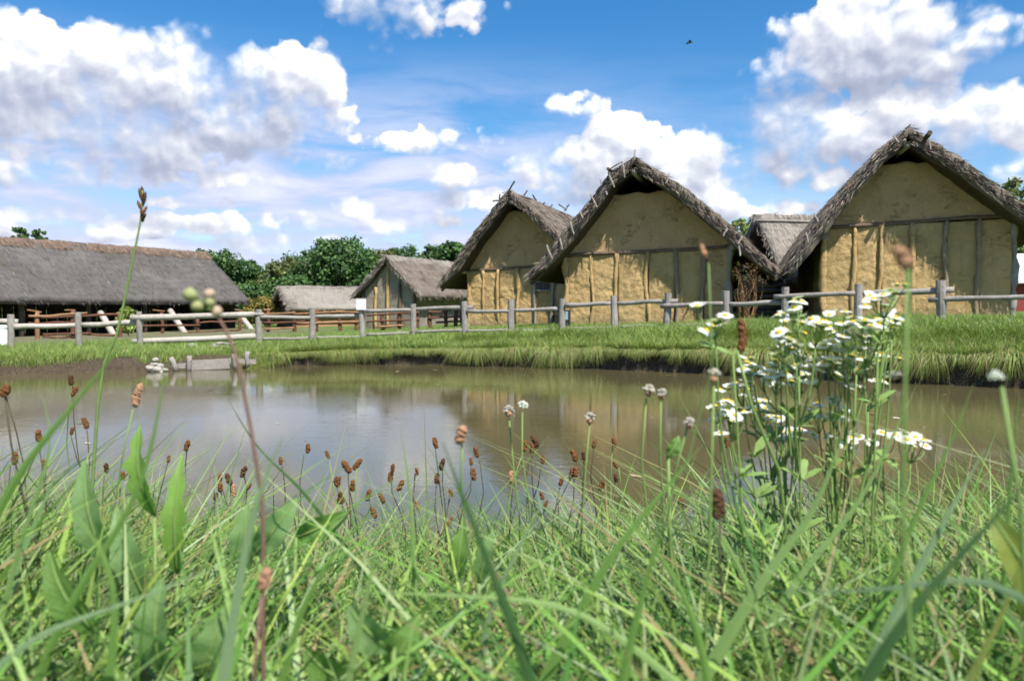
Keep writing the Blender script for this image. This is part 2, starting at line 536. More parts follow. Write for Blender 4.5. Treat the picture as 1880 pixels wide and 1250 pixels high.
# long blades: fine lengthwise veins, paler keel, a few dry spots
m, n, out = new_mat('veined_grass_blade')
c = attr(n, 'tint'); fl = attr(n, 'flow', 'Vector')
vein = n.noise(n.vec('MULTIPLY', fl, (9, .6, 1)), 1, 3, .6)
spot = n.noise(n.vec('MULTIPLY', fl, (1.2, 14, 1)), 1, 5, .65)
sl2 = n.noise(n.vec('MULTIPLY', fl, (.4, 5, 1)), 1, 3, .5)
cc_ = n.mix(n.smooth(vein, .35, .7, 0, .5), c, n.mix(.25, c, (.42, .5, .3)))
cc_ = n.mix(n.smooth(sl2, .5, .75, 0, .3), cc_, (.24, .28, .08))
cc_ = n.mix(n.smooth(spot, .62, .74, 0, .6), cc_, (.28, .20, .09))
b = n.new('ShaderNodeBsdfPrincipled'); n.l.new(cc_, b.inputs['Base Color']); b.inputs['Roughness'].default_value = .5; b.inputs['Specular IOR Level'].default_value = .3
bm = n.new('ShaderNodeBump'); bm.inputs['Strength'].default_value = .6; bm.inputs['Distance'].default_value = .0006
n.l.new(vein, bm.inputs['Height']); n.l.new(bm.outputs[0], b.inputs['Normal'])
t = n.new('ShaderNodeBsdfTranslucent'); n.l.new(n.mix(1., cc_, (1.05, 1.2, .45), 'MULTIPLY'), t.inputs[0])
ms = n.new('ShaderNodeMixShader'); ms.inputs[0].default_value = .4
n.l.new(b.outputs[0], ms.inputs[1]); n.l.new(t.outputs[0], ms.inputs[2]); n.l.new(ms.outputs[0], out.inputs[0])
M['blade'] = m

# ------------------------------------------------------------------ ground and pond
WATER = -0.88
SX = [-60, -17, -14.5, -10.2, -7.7, -6.0, -3.1, .74, 3.5, 6.6, 8.7, 11, 13.5, 60]
SY = [3, 4, 12.0, 16.3, 17.4, 18.5, 19.6, 18.7, 17.2, 15.0, 13.9, 11.5, 4, 3]
def shore_far(x):
    x = np.asarray(x, float)
    s = sum(np.interp(x + k, SX, SY) for k in (-.8, -.4, 0, .4, .8)) / 5
    z = np.zeros_like(x)
    return s + .13 * vnoise(np.column_stack([x.ravel() * 1.1, z.ravel(), z.ravel()]), 5).reshape(x.shape) + \
        .06 * vnoise(np.column_stack([x.ravel() * 3.7, z.ravel(), z.ravel()]), 6).reshape(x.shape)
def shore_near(x):
    x = np.asarray(x, float); z = np.zeros_like(x)
    return 4.3 + .25 * vnoise(np.column_stack([x.ravel() * .6, z.ravel(), z.ravel()]), 9).reshape(x.shape)
def lip_z(x): return np.interp(x, [-12, -8, -6, -3, 1, 4, 7, 10], [-.64, -.62, -.6, -.57, -.52, -.47, -.41, -.38])
def plateau(x, y):
    w = np.clip((y - 45) / 40, 0, 1)
    z = np.interp(x, [-30, -12, -6, -3, 0, 4, 8, 14, 30], [-.85, -.6, -.55, -.36, -.2, -.03, .11, .27, .3])
    z = z - .012 * np.clip(-x - 5, 0, 12) * np.clip((y - 24) / 16, 0, 1)
    return z * (1 - w) + (-.45) * w
def ground_z(x, y, raw=False):
    x = np.asarray(x, float); y = np.asarray(y, float)
    ys = shore_far(x); yn = shore_near(x)
    df = y - ys; dn = yn - y
    fw = np.interp(x, [-8, -5.2], [1.1, .14])
    s = np.clip(df / fw, 0, 1); s = s * s * (3 - 2 * s)
    r = np.clip(df / 3.0, 0, 1); r = r * (2 - r)
    lz = lip_z(x)
    zf = -1.0 + (lz + 1.0) * s + (plateau(x, y) - lz) * r
    zn = np.interp(dn, [0, .3, 1, 2, 2.8, 3.4, 4.3, 6, 9], [-1.0, -.82, -.62, -.36, -.12, -.01, .1, .15, .15])
    inside = np.minimum(-df, -dn)
    zb = -1.0 - .5 * np.clip(inside, 0, 1)
    z = np.where(df > 0, zf, np.where(dn > 0, zn, zb))
    z = np.where((df > 0) & (dn > 0), np.maximum(zn, zf), z)
    q = np.column_stack([x.ravel(), y.ravel(), np.zeros(x.size)])
    z = z + .035 * fbm(q * .9, 3, 3).reshape(x.shape)
    return z
def gz(x, y): return float(ground_z(np.array([x]), np.array([y]))[0])

def axis(dense0, dense1, step, lo, hi, grow=1.22):
    a = list(np.arange(dense0, dense1 + step / 2, step))
    s = step; v = a[-1]
    while v < hi: s *= grow; v += s; a.append(v)
    s = step; v = a[0]; pre = []
    while v > lo: s *= grow; v -= s; pre.append(v)
    return np.array(pre[::-1] + a)
gx = axis(-14, 13, .14, -900, 900); gy = axis(-1.5, 25, .11, -60, 1500)
GX, GY = np.meshgrid(gx, gy, indexing='ij')
GZ = ground_z(GX, GY)
dfar = GY - shore_far(GX); dnear = shore_near(GX) - GY
# the turf hangs a little over the washed-out bank
over = np.interp(GX, [-7, -5], [.0, .26]) * np.exp(-((dfar - .28) / .2) ** 2) * (dfar > .12)
GV = np.column_stack([GX.ravel(), (GY - over).ravel(), GZ.ravel()])
soil = np.maximum(np.clip(1 - (dfar - np.interp(GX, [-8, -5], [1.15, .2])) / .15, 0, 1) * (dfar > -2),
                  np.clip(1 - (dnear - .5) / .2, 0, 1) * (dfar < 0))
worn = np.clip(1 - np.hypot((GX + 16.5) / 9.5, (GY - 37) / 13), 0, 1) * 2.2          # trodden earth by the long shed
gcol = np.column_stack([soil.ravel(), np.clip(worn, 0, 1).ravel(), np.zeros(GX.size)])
m, n, out = new_mat('turf_and_soil')
v = objc(n)
mk_ = n.new('ShaderNodeSeparateColor'); n.l.new(attr(n, 'tint'), mk_.inputs[0])
a = n.noise(v, 2.2, 5, .6); b_ = n.noise(v, 30, 5, .65); c_ = n.noise(v, .35, 3, .5)
gr = n.mix(n.smooth(a, .35, .65), (.085, .15, .03), (.14, .19, .05))
gr = n.mix(n.smooth(b_, .5, .75, 0, .6), gr, (.15, .15, .06))
gr = n.mix(n.smooth(c_, .5, .7, 0, .5), gr, (.10, .17, .035))
so = n.mix(n.smooth(b_, .3, .7), (.035, .027, .018), (.12, .095, .065))
so = n.mix(n.smooth(a, .45, .7, 0, .6), so, (.055, .042, .028))
wr = n.mix(n.smooth(a, .35, .7), (.22, .18, .14), (.13, .12, .06))
col_ = n.mix(n.smooth(n.math('ADD', mk_.outputs[0], n.math('MULTIPLY', n.math('SUBTRACT', b_, .5), .6)), .35, .6), gr, so)
col_ = n.mix(n.math('MULTIPLY', mk_.outputs[1], n.smooth(b_, .35, .55)), col_, wr)
principled(n, out, col_, .95, n.math('ADD', b_, a), .8, .05, .1)
M['ground'] = m
ground = mk('ground', GV, [grid_faces(len(gx), len(gy))], M['ground'], smooth=True, col=gcol)
tag(ground, 'grassy ground with an earth bank round the pond', kind='structure')

m, n, out = new_mat('muddy_pond_water')
v = objc(n)
w1 = n.noise(n.vec('MULTIPLY', v, (1.6, 5.0, 1)), 1.5, 3, .5, .3)
w2 = n.noise(n.vec('MULTIPLY', v, (4, 14, 1)), 1.8, 3, .55)
calm = n.smooth(n.noise(v, .22, 3, .5), .40, .62, .25, 1.0)
mud = n.mix(n.noise(v, .5, 4, .6), (.110, .092, .042), (.088, .078, .036))
h = n.math('MULTIPLY', n.math('ADD', n.math('MULTIPLY', w1, .6), n.math('MULTIPLY', w2, .45)), calm)
b = principled(n, out, mud, .02, h, .06, .05, .5)
b.inputs['IOR'].default_value = 1.333
M['water'] = m
wv = np.array([[x, y, WATER] for x in (-19, 16) for y in (2.6, 21.5)])
pond = mk('pond_water', wv, [(0, 2, 3, 1)], M['water'])
tag(pond, 'muddy brown pond water with faint ripples', kind='structure')

# ------------------------------------------------------------------ thatched houses
def straw_strands(P, D, L, Wd, col, lift=None):
    """P roots (N,3), D directions, L lengths, Wd widths -> one mesh of bent strips"""
    N = len(P)
    D = D / np.linalg.norm(D, axis=1)[:, None]
    rnd = rng.normal(size=(N, 3))
    S = np.cross(D, rnd); S /= np.linalg.norm(S, axis=1)[:, None] + 1e-9
    S *= Wd[:, None] / 2
    mid = P + D * (L * .55)[:, None]
    tip = P + D * L[:, None] + np.column_stack([np.zeros(N), np.zeros(N), -.06 * L])
    V = np.stack([P - S, P + S, mid - S * .9, mid + S * .9, tip], 1).reshape(-1, 3)
    b0 = np.arange(N) * 5
    q = np.column_stack([b0, b0 + 1, b0 + 3, b0 + 2]); t = np.column_stack([b0 + 2, b0 + 3, b0 + 4])
    return V, [q, t], np.repeat(col, 5, 0)
def straw_col(N, base, spread=.35):
    k = np.exp(rng.normal(0, spread, N))[:, None]
    return np.clip(np.asarray(base) * k * (1 + .08 * rng.normal(size=(N, 3))), .01, .8)

def roof(parent, O, ad, vd, prof, thick, v0, v1, mat, scol, dens=70, rough=.05, face=700, seed=0, name='roof', eave_n=160, taper=.6):
    """thick thatch: profile (a, w) from left eave over the ridge to the right eave, run along vd from v0 to v1"""
    O, ad, vd = map(lambda q: np.asarray(q, float), (O, ad, vd))
    prof = np.asarray(prof, float)
    ds = np.hypot(*np.diff(prof, axis=0).T); S = np.concatenate([[0], np.cumsum(ds)])
    ns = max(12, int(S[-1] / .085)); s = np.linspace(0, S[-1], ns)
    apex = S[np.argmax(prof[:, 1])]
    s[np.argmin(abs(s - apex))] = apex
    A = np.interp(s, S, prof[:, 0]); Wt = np.interp(s, S, prof[:, 1])
    ta = np.gradient(A, s); tw = np.gradient(Wt, s); ln = np.hypot(ta, tw); ta, tw = ta / ln, tw / ln
    na, nw = -tw, ta
    nv = max(6, int(abs(v1 - v0) / .3)); vs = np.linspace(v0, v1, nv)
    def pt(a, w, vv): return O + np.outer(a, ad) + np.outer(vv, vd) + np.outer(w, [0, 0, 1])
    Si, Vi = np.meshgrid(np.arange(ns), np.arange(nv), indexing='ij'); Si = Si.ravel(); Vi = Vi.ravel()
    q = np.column_stack([s[Si] * 1.4, vs[Vi] * 1.4, np.full(Si.size, seed * 9.1)])
    dz = rough * (fbm(q, 11, 4) + .5 * vnoise(q * np.array([.6, 3.2, 1]), 12))
    crs = np.abs(s[Si] - apex) / .52 + .35 * fbm(np.column_stack([vs[Vi] * .9, s[Si] * .5, np.full(Si.size, seed * 2.1)]), 17, 3)
    if name == 'roof': dz = dz + .045 * (crs - np.floor(crs)) ** 1.5
    ed = rough * 2.2 * fbm(np.column_stack([s[Si] * 2.5, np.zeros(Si.size), np.full(Si.size, seed * 3.3)]), 14, 3)
    vv = vs[Vi] + np.where(Vi == 0, ed, 0)
    end = np.minimum(np.abs(s - s[0]), np.abs(s - s[-1]))
    ev = .10 * fbm(np.column_stack([vs[Vi] * 1.7, np.zeros(Vi.size), np.full(Vi.size, seed * 5.3)]), 15, 3)
    sl = np.where(Si == 0, -1, np.where(Si == ns - 1, 1, 0)) * ev
    top = pt(A[Si] + na[Si] * dz + ta[Si] * sl, Wt[Si] + nw[Si] * dz + tw[Si] * sl, vv)
    tv = thick * (taper + (1 - taper) * np.clip(end / 1.2, 0, 1))
    bot = pt(A[Si] - na[Si] * tv[Si] * .25 + ta[Si] * sl, Wt[Si] - tv[Si] * (.5 + .62 * np.clip(np.abs(s[Si] - apex) / 1.3, 0, 1)) * np.sqrt(1 + (tw[Si] / np.maximum(abs(ta[Si]), .3)) ** 2 * .6), vv + .04)
    V, fc = slab(top, bot, ns, nv)
    flow = np.column_stack([np.abs(s[Si] - apex), vs[Vi], np.full(Si.size, seed)])
    r = mk(name, V, fc, mat, parent, smooth=True, vecattr=np.concatenate([flow, flow + .3]))
    r.data.materials.append(M['reed_shaded'])
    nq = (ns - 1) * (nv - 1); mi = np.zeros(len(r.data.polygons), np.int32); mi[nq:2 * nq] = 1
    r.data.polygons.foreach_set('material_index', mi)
    # loose straw
    area = S[-1] * abs(v1 - v0); N = int(area * dens)
    si = rng.uniform(0, S[-1], N); vi = rng.uniform(v0, v1, N)
    fa, fw_, fta, ftw, fna, fnw = (np.interp(si, s, z) for z in (A, Wt, ta, tw, na, nw))
    sg = np.where(si > apex, 1, -1)
    Pp = pt(fa + fna * .02, fw_ + fnw * .02, vi)
    Dd = np.outer(fta * sg, ad) + np.outer(ftw * sg, [0, 0, 1]) + np.outer(fna * .09 + .02, ad) + np.outer(fnw * .09, [0, 0, 1]) + rng.normal(0, .12, (N, 3))
    Ls = rng.uniform(.15, .42, N); Ws = rng.uniform(.008, .022, N)
    parts = [(Pp, Dd, Ls, Ws)]
    for vend, sgn in ((v0, -1),):                       # ragged verge
        N = face
        si = rng.uniform(0, S[-1], N); k = rng.uniform(0, 1, N)
        fa, fw_, fta, ftw, tvv = (np.interp(si, s, z) for z in (A, Wt, ta, tw, tv)); sg = np.where(si > apex, 1, -1)
        Pp = pt(fa, fw_ - k * tvv * 1.25, np.full(N, vend + .03))
        Dd = np.outer(fta * sg, ad) * 1.0 + np.outer(ftw * sg, [0, 0, 1]) + sgn * np.outer(rng.uniform(.1, .9, N), vd) + rng.normal(0, .18, (N, 3))
        parts.append((Pp, Dd, rng.uniform(.12, .38, N), rng.uniform(.01, .028, N)))
    for idx, sg in ((0, -1), (ns - 1, 1)):               # eaves
        N = eave_n
        vi = rng.uniform(v0, v1, N); k = rng.uniform(0, 1, N)
        Pp = pt(np.full(N, A[idx] - ta[idx] * sg * .12), Wt[idx] - tw[idx] * sg * .12 - k * tv[idx], vi)
        Dd = np.outer(np.full(N, ta[idx] * sg), ad) + np.outer(np.full(N, tw[idx] * sg - .25), [0, 0, 1]) + rng.normal(0, .15, (N, 3))
        parts.append((Pp, Dd, rng.uniform(.12, .36, N), rng.uniform(.012, .03, N)))
    Vs = []; Q = []; T = []; C = []; off = 0
    for (Pp, Dd, Ls, Ws) in parts:
        V, (q_, t_), c_ = straw_strands(Pp, Dd, Ls, Ws, straw_col(len(Pp), scol))
        Vs.append(V); Q.append(q_ + off); T.append(t_ + off); C.append(c_); off += len(V)
    st_ = mk('thatch_straw', np.concatenate(Vs), [np.concatenate(Q), np.concatenate(T)], M['straw'], r, col=np.concatenate(C))
    st_['kind'] = 'stuff'
    return r

class House:
    """frame of a gabled house: O gable centre on the ground, ad along the gable (right), vd back along the ridge"""
    def __init__(self, px, Y, rot, base):
        self.O = at(px, 600, Y); self.O[2] = base
        self.ad = np.array([math.cos(rot), -math.sin(rot), 0]); self.vd = np.array([math.sin(rot), math.cos(rot), 0])
    def uv(self, px, py, off=0.):
        d = pix_dir(px, py); Q = self.O + self.vd * off
        t = self.vd @ (Q - np.array([0, 0, CAMZ])) / (self.vd @ d)
        Pw = np.array([0, 0, CAMZ]) + d * t - self.O
        return np.array([Pw @ self.ad, Pw[2]])
    def P(self, u, w, v): return self.O + self.ad * u + self.vd * v + np.array([0, 0, w])
    def px(self, px, py, off=0.):
        u, w = self.uv(px, py, off); return self.P(u, w, off)

def gable_grid(h, us, w0f, w1f, nv, amp, seed, depth=.16, off=0., bulge=0.):
    nu = len(us)
    T = np.linspace(0, 1, nv)
    U = np.repeat(us, nv); t = np.tile(T, nu)
    w0 = np.repeat(w0f, nv); w1 = np.repeat(w1f, nv); Wd = w0 + (w1 - w0) * t
    q = np.column_stack([U * 2.0, Wd * 2.0, np.full(U.size, seed * 7.7)])
    d = amp * (fbm(q, 21, 4) * .8 + .42 * fbm(q * 4.1, 22, 3) + .16 * vnoise(q * 9, 23))
    e = np.minimum(np.repeat((us - us[0]) / (us[-1] - us[0]), nv), 1 - np.repeat((us - us[0]) / (us[-1] - us[0]), nv))
    d = d + bulge * np.clip(4 * e * (1 - e) * 1.0, 0, 1) ** .5
    front = h.O + np.outer(U, h.ad) + np.outer(-d + off, h.vd) + np.outer(Wd, [0, 0, 1])
    back = h.O + np.outer(U, h.ad) + np.outer(np.full(U.size, depth + off), h.vd) + np.outer(Wd, [0, 0, 1])
    return slab(front[:, :], back, nu, nv)

def daub_house(name, label, hx, Y, rot, base, roofL, roofR, overhang, thick, wall, beam, seams, cut, length, th_mat, scol,
               daub='daub', low='daub_low', post_mats=None, seed=0, face=900, dens=45, beam_r=.055, group='thatched clay houses behind the fence'):
    h = House(hx, Y, rot, base)
    root = thing(name, h.O, label, 'house', group)
    ov = overhang
    prof = [h.uv(*p, -ov) for p in roofL] + [h.uv(*p, -ov) for p in roofR]
    pa = np.array(prof)
    roof(root, h.O, h.ad, h.vd, prof, thick, -ov, length + .6, M[th_mat], scol, dens, .06, face, seed)
    # lower line of the roof over the gable
    def roofline(u): return np.interp(u, pa[:, 0], pa[:, 1]) - thick * .9
    (bl, br) = (h.uv(*beam[0]), h.uv(*beam[1]))
    def beamw(u): return bl[1] + (br[1] - bl[1]) * (u - bl[0]) / (br[0] - bl[0])
    uL = h.uv(*wall[0])[0]; uR = h.uv(*wall[1])[0]
    us = [uL] + [h.uv(sx_, 520)[0] for sx_ in seams] + [uR]
    # clay panels between the posts
    for i in range(len(us) - 1):
        cu = np.linspace(us[i] + .015, us[i + 1] - .015, 26)
        V, fc = gable_grid(h, cu, np.full(26, -.35), beamw(cu) - .05, 60, .065, seed + i * 1.3, .16, 0, .05 * (1 if i < 4 else .4))
        mk('clay_panel', V, fc, M[low] if i < len(us) - 2 else M[daub], root, smooth=True)
    # gable triangle of clay, open smoke hole above
    cw = h.uv(*cut)[1]
    cu = np.linspace(uL - .1, uR + .1, 60)
    top = np.minimum(roofline(cu), cw + .05 * vnoise(np.column_stack([cu * 3, cu * 0, cu * 0]), 8))
    top = np.maximum(top, beamw(cu) + .04)
    V, fc = gable_grid(h, cu, beamw(cu) + .03, top, 30, .035, seed + 20, .16, .0, 0)
    mk('gable_clay', V, fc, M[daub], root, smooth=True)
    # posts
    for i, u in enumerate(us):
        big = i in (0, len(us) - 1)
        r_ = .09 if big else .062
        pm = (post_mats or {}).get(i, 'daub_low')
        V, fc = tube(bend(h.P(u + (.02 if i == 0 else 0), -.4, -.05 if big else -.06), h.P(u, beamw(u) - .02, -.05), .09, 16, seed + i * 1.7), r_ * (1 + .35 * np.array([random.uniform(-1, 1) for _ in range(16)])), 8, True, .7, seed + i)
        mk('post', V, fc, M[pm], root, smooth=True)
    # tie beam
    V, fc = tube(bend(h.P(uL - .06, beamw(uL - .06), -.045), h.P(uR + .06, beamw(uR + .06), -.045), .04, 14, seed + 3), beam_r, 8, True, .45, seed)
    mk('tie_beam', V, fc, M['wood_log'], root, smooth=True)
    # wall plates whose ends stick out under the eaves, and rafters along the verge
    for u in (uL - .12, uR + .05):
        V, fc = tube(bend(h.P(u, beamw(u) - .03, -.42), h.P(u, beamw(u) - .03, length), .03, 8, seed + u), .10, 10, True, .2, 3)
        mk('wall_plate', V, fc, M['wood_grey'], root, smooth=True)
    ia = int(np.argmax(pa[:, 1]))
    for rng_ in (range(0, ia + 1), range(ia, len(pa))):
        pp = np.array([h.P(pa[k, 0], pa[k, 1] - thick * 1.0 - .05, -ov + .28) for k in rng_])
        V, fc = tube(pp, .06, 7, True, .3, seed)
        mk('rafter', V, fc, M['wood_dark'], root, smooth=True)
    V, fc = tube(bend(h.P(pa[ia, 0], pa[ia, 1] - thick * 1.2 - .06, -ov + .1), h.P(pa[ia, 0], pa[ia, 1] - thick * 1.15 - .1, length), .03, 6, seed), .085, 8, True, .2)
    mk('ridge_pole', V, fc, M['wood_grey'], root, smooth=True)
    for sgn, u in ((-1, uL + .05), (1, uR - .05)):                 # long side walls
        ys = np.linspace(.1, length, 24)
        fr = np.array([h.P(u + sgn * .05 * math.sin(y * 3.1), w, y) for y in ys for w in np.linspace(-.35, max(beamw(u), 1.2), 8)])
        bk = np.array([h.P(u - sgn * .14, w, y) for y in ys for w in np.linspace(-.35, max(beamw(u), 1.2), 8)])
        V, fc = slab(fr, bk, 24, 8)
        mk('side_wall', V, fc, M[low], root, smooth=True)
    bu = np.linspace(uL, uR, 20)
    V, fc = gable_grid(h, bu, np.full(20, -.35), roofline(bu), 8, .02, seed + 40, .15, length - .2)
    mk('back_gable', V, fc, M[daub], root)
    return h, root

def stick(root, h, p0, p1, off0, off1, r, mat='wood_grey', name='peg'):
    a, b = h.px(*p0, off0), h.px(*p1, off1)
    V, fc = tube(bend(a, b, .02, 4, p0[0]), [r, r, r * .9, r * .7], 6)
    return mk(name, V, fc, M[mat], root)

GREY = (.165, .136, .112); BROWN = (.22, .16, .12); PALE = (.30, .26, .215)
# middle house
h3, r3 = daub_house('thatched_house', 'middle clay house with wide thatched gable and twigs sticking from its left verge', 1188, 25.4, R(17), .0,
    [(970, 500), (1000, 472), (1045, 418), (1085, 366), (1120, 318)], [(1163, 289), (1205, 312), (1255, 345), (1340, 415), (1425, 492)],
    .95, .30, ((1037, 520), (1342, 520)), ((1055, 469), (1335, 453)), (1086, 1134, 1190, 1240, 1292), (1180, 354), 9.5, 'thatch', GREY,
    post_mats={4: 'wood_clay', 5: 'wood_clay', 6: 'wood_grey', 0: 'daub_low'}, seed=1, face=1500)
for p0, p1 in [((1117, 316), (1128, 344)), ((1142, 297), (1147, 326)), ((1102, 330), (1103, 341)), ((1084, 357), (1096, 381)), ((1065, 388), (1071, 401)),
               ((1047, 407), (1054, 430)), ((1028, 437), (1032, 458)), ((1004, 450), (1014, 475)), ((1166, 275), (1165, 294)), ((1228, 319), (1222, 337)),
               ((1112, 352), (1114, 358)), ((1335, 420), (1328, 434)), ((1362, 434), (1355, 448)), ((1356, 452), (1359, 470))]:
    stick(r3, h3, p0, p1, -1.02, -1.12, .026)
stick(r3, h3, (1118, 312), (1142, 297), -1.05, -1.05, .028, name='twig_rail')
stick(r3, h3, (1116, 310), (1130, 318), -1.25, -.6, .05, 'wood_dark', 'purlin')

# left one of the three clay houses
h2, r2 = daub_house('thatched_house', 'leftmost clay house with brown thatch edge and small barred window', 960, 32.0, R(19), -.16,
    [(806, 518), (835, 482), (870, 428), (905, 386)], [(934, 350), (975, 382), (1020, 424), (1100, 500)],
    .95, .28, ((860, 540), (1062, 540)), ((862, 497), (1040, 486)), (888, 916, 950, 981, 1016), (940, 388), 11.0, 'thatch', GREY,
    post_mats={4: 'wood_grey', 5: 'wood_grey'}, seed=2, face=1300, dens=60)
for p0, p1, o0, o1 in [((945, 333), (931, 356), -1.1, -1.0), ((918, 357), (916, 372), -1.1, -1.1), ((905, 370), (918, 368), -1.2, -.9), ((968, 350), (952, 372), 1.2, .6),
               ((948, 358), (975, 366), .0, .2), ((1025, 375), (1040, 387), 6.0, 6.0), ((1045, 376), (1036, 388), 6.2, 6.0), ((1000, 372), (990, 380), 4.0, 3.5),
               ((1014, 376), (1008, 384), 4.6, 4.4), ((978, 358), (985, 368), 2.5, 2.8), ((897, 402), (898, 412), -1.1, -1.1)]:
    stick(r2, h2, p0, p1, o0, o1, .032, 'wood_dark', 'ridge_stick')
# small barred window in the leftmost clay house
wc = h2.uv(998, 525)
def place(h, V, u, w, v):          # local box (x along gable, y back, z up) -> world
    V = np.asarray(V); return h.O + np.outer(V[:, 0] + u, h.ad) + np.outer(V[:, 1] + v, h.vd) + np.outer(V[:, 2] + w, [0, 0, 1])
V, fc = box([0, 0, 0], [.5, .03, .30]); wn_ = mk('window', place(h2, V, wc[0], wc[1], -.085), fc, M['black'], r2)
for dx in (-.17, -.06, .06, .17):
    V, fc = box([dx, 0, 0], [.03, .03, .32]); mk('bar', place(h2, V, wc[0], wc[1], -.12), fc, M['wood_dark'], wn_)
for dz in (-.18, .18):
    V, fc = box([0, 0, dz], [.6, .06, .05]); mk('frame', place(h2, V, wc[0], wc[1], -.12), fc, M['wood_grey'], wn_)

# right house
h4, r4 = daub_house('thatched_house', 'largest clay house at the right with round log end under its thatched eave', 1683, 22.0, R(15), .22,
    [(1452, 482), (1490, 424), (1530, 370), (1575, 318), (1620, 272)], [(1668, 234), (1715, 262), (1770, 296), (1830, 340), (1945, 420)],
    .9, .30, ((1511, 500), (1858, 500)), ((1520, 417), (1850, 398)), (1568, 1617, 1672, 1736, 1797), (1680, 298), 9.0, 'thatch', GREY,
    post_mats={2: 'daub_low', 3: 'daub_low', 4: 'wood_clay', 5: 'wood_clay', 6: 'wood_grey'}, seed=3, face=1700)
stick(r4, h4, (1707, 244), (1697, 256), -1.25, -.7, .07, 'wood_dark', 'purlin')
for p0, p1 in [((1640, 250), (1650, 262)), ((1662, 236), (1672, 228)), ((1607, 284), (1600, 292)), ((1706, 262), (1708, 275)), ((1480, 428), (1484, 445)), ((1496, 392), (1502, 408))]:
    stick(r4, h4, p0, p1, -.95, -1.08, .022)
V, fc = tube(np.array([h4.px(1510, 431, -.55), h4.px(1510, 431, .3)]), .13, 14, True); mk('log_end', V, fc, M['wood_grey'], r4)

# --- generic houses seen from their long side or far away
def long_roof_house(name, label, O, ad, prof, length, thick, mat, scol, dens, seed, cap=None, cat='house', eave_n=200, rough=.05, group=None):
    """O: foot of the near end, ad across the house, ridge runs along vd (perpendicular, to the left of ad)"""
    ad = unit(ad); vd = np.array([-ad[1], ad[0], 0.])
    root = thing(name, O, label, cat, group)
    roof(root, O, ad, vd, prof, thick, 0, length, M[mat], scol, dens, rough, 400, seed, eave_n=eave_n)
    if cap:
        i = int(np.argmax([p[1] for p in prof])); a0, w0 = prof[i]
        sl_ = (w0 - prof[0][1]) / (a0 - prof[0][0]); sr = (w0 - prof[-1][1]) / (prof[-1][0] - a0)
        cw, ch = cap
        pr = [(a0 - cw, w0 - cw * sl_ + ch), (a0 - cw * .45, w0 - cw * .45 * sl_ + ch * 1.5), (a0, w0 + ch * 1.3), (a0 + cw * .45, w0 - cw * .45 * sr + ch * 1.5), (a0 + cw, w0 - cw * sr + ch)]
        roof(root, O, ad, vd, pr, .12, -.15, length + .15, M['thatch_brown' if cap[0] > .3 else mat], BROWN if cap[0] > .3 else scol, 160, .09, 60, seed + 2, 'ridge_cap', eave_n=500)
    return root, ad, vd

def house_from(px, Y, z): 
    O = at(px, 600, Y); O[2] = z; return O

# open-sided long shed on the left
axd = unit([.515, 1, 0]); ead = np.array([axd[1], -axd[0], 0])        # ead points to the viewer's side
corner = np.array([-15.4, 48.0, 0]); SL = 27.0
near = corner - axd * SL
Osh = np.array([near[0], near[1], 0]) - ead * 3.6; Osh[2] = -.8
shprof = [(-3.6, 1.55), (-1.8, 3.05), (0, 4.55), (1.8, 3.12), (3.6, 1.68)]
shed, _, _ = long_roof_house('long_shed', 'long open-sided shed with sweeping grey thatch and brown ridge at far left', Osh, ead, shprof, SL, .34,
                             'thatch_grey', (.14, .128, .12), 55, 5, (.5, .05), 'shed', 900, .06)
def shp(a, w, v): return Osh + ead * a + axd * v + np.array([0, 0, w])
for i, v_ in enumerate(np.arange(1.0, SL, 3.25)):
    for a_ in (2.75, -2.75):
        V, fc = tube(bend(shp(a_, -.3, v_), shp(a_, 2.2, v_), .05, 5, i + a_), .12, 8, True, .2)
        mk('post', V, fc, M['wood_dark'], shed, smooth=True)
for a_ in (2.75, -2.75):
    V, fc = tube(bend(shp(a_, 2.0, .1), shp(a_, 2.0, SL - .1), .05, 10, a_), .11, 8); mk('wall_plate', V, fc, M['wood_dark'], shed, smooth=True)
for k in range(46):                                          # boarded back of the shed
    v_ = 13.4 + k * .295
    V, fc = box([0, 0, 0], [.04, .27, 2.4]); 
    V = Osh + np.outer(V[:, 0] - 2.9 + .02 * (k % 2), ead) + np.outer(V[:, 1] + v_, axd) + np.outer(V[:, 2] + 1.0, [0, 0, 1])
    mk('back_board', V, fc, M['wood_dark'], shed)
for k in range(19):                                          # boarded far end of the shed
    V, fc = box([0, 0, 0], [.29, .04, 2.6])
    V = Osh + np.outer(V[:, 0] - 2.75 + k * .3, ead) + np.outer(V[:, 1] + SL - .35 + .02 * (k % 2), axd) + np.outer(V[:, 2] + 1.05, [0, 0, 1])
    mk('end_board', V, fc, M['wood_dark'], shed)
for (p0, p1, Yd) in [((184, 574), (210, 614), 39.0), ((312, 570), (342, 613), 42.5), ((443, 580), (466, 608), 46.5)]:
    V, fc = tube(bend(at(*p0, Yd + .5), at(p1[0], p1[1] + 3, Yd - .6), .03, 4, p0[0]), .15, 8); mk('brace_pole', V, fc, M['wood_pale'], shed, smooth=True)

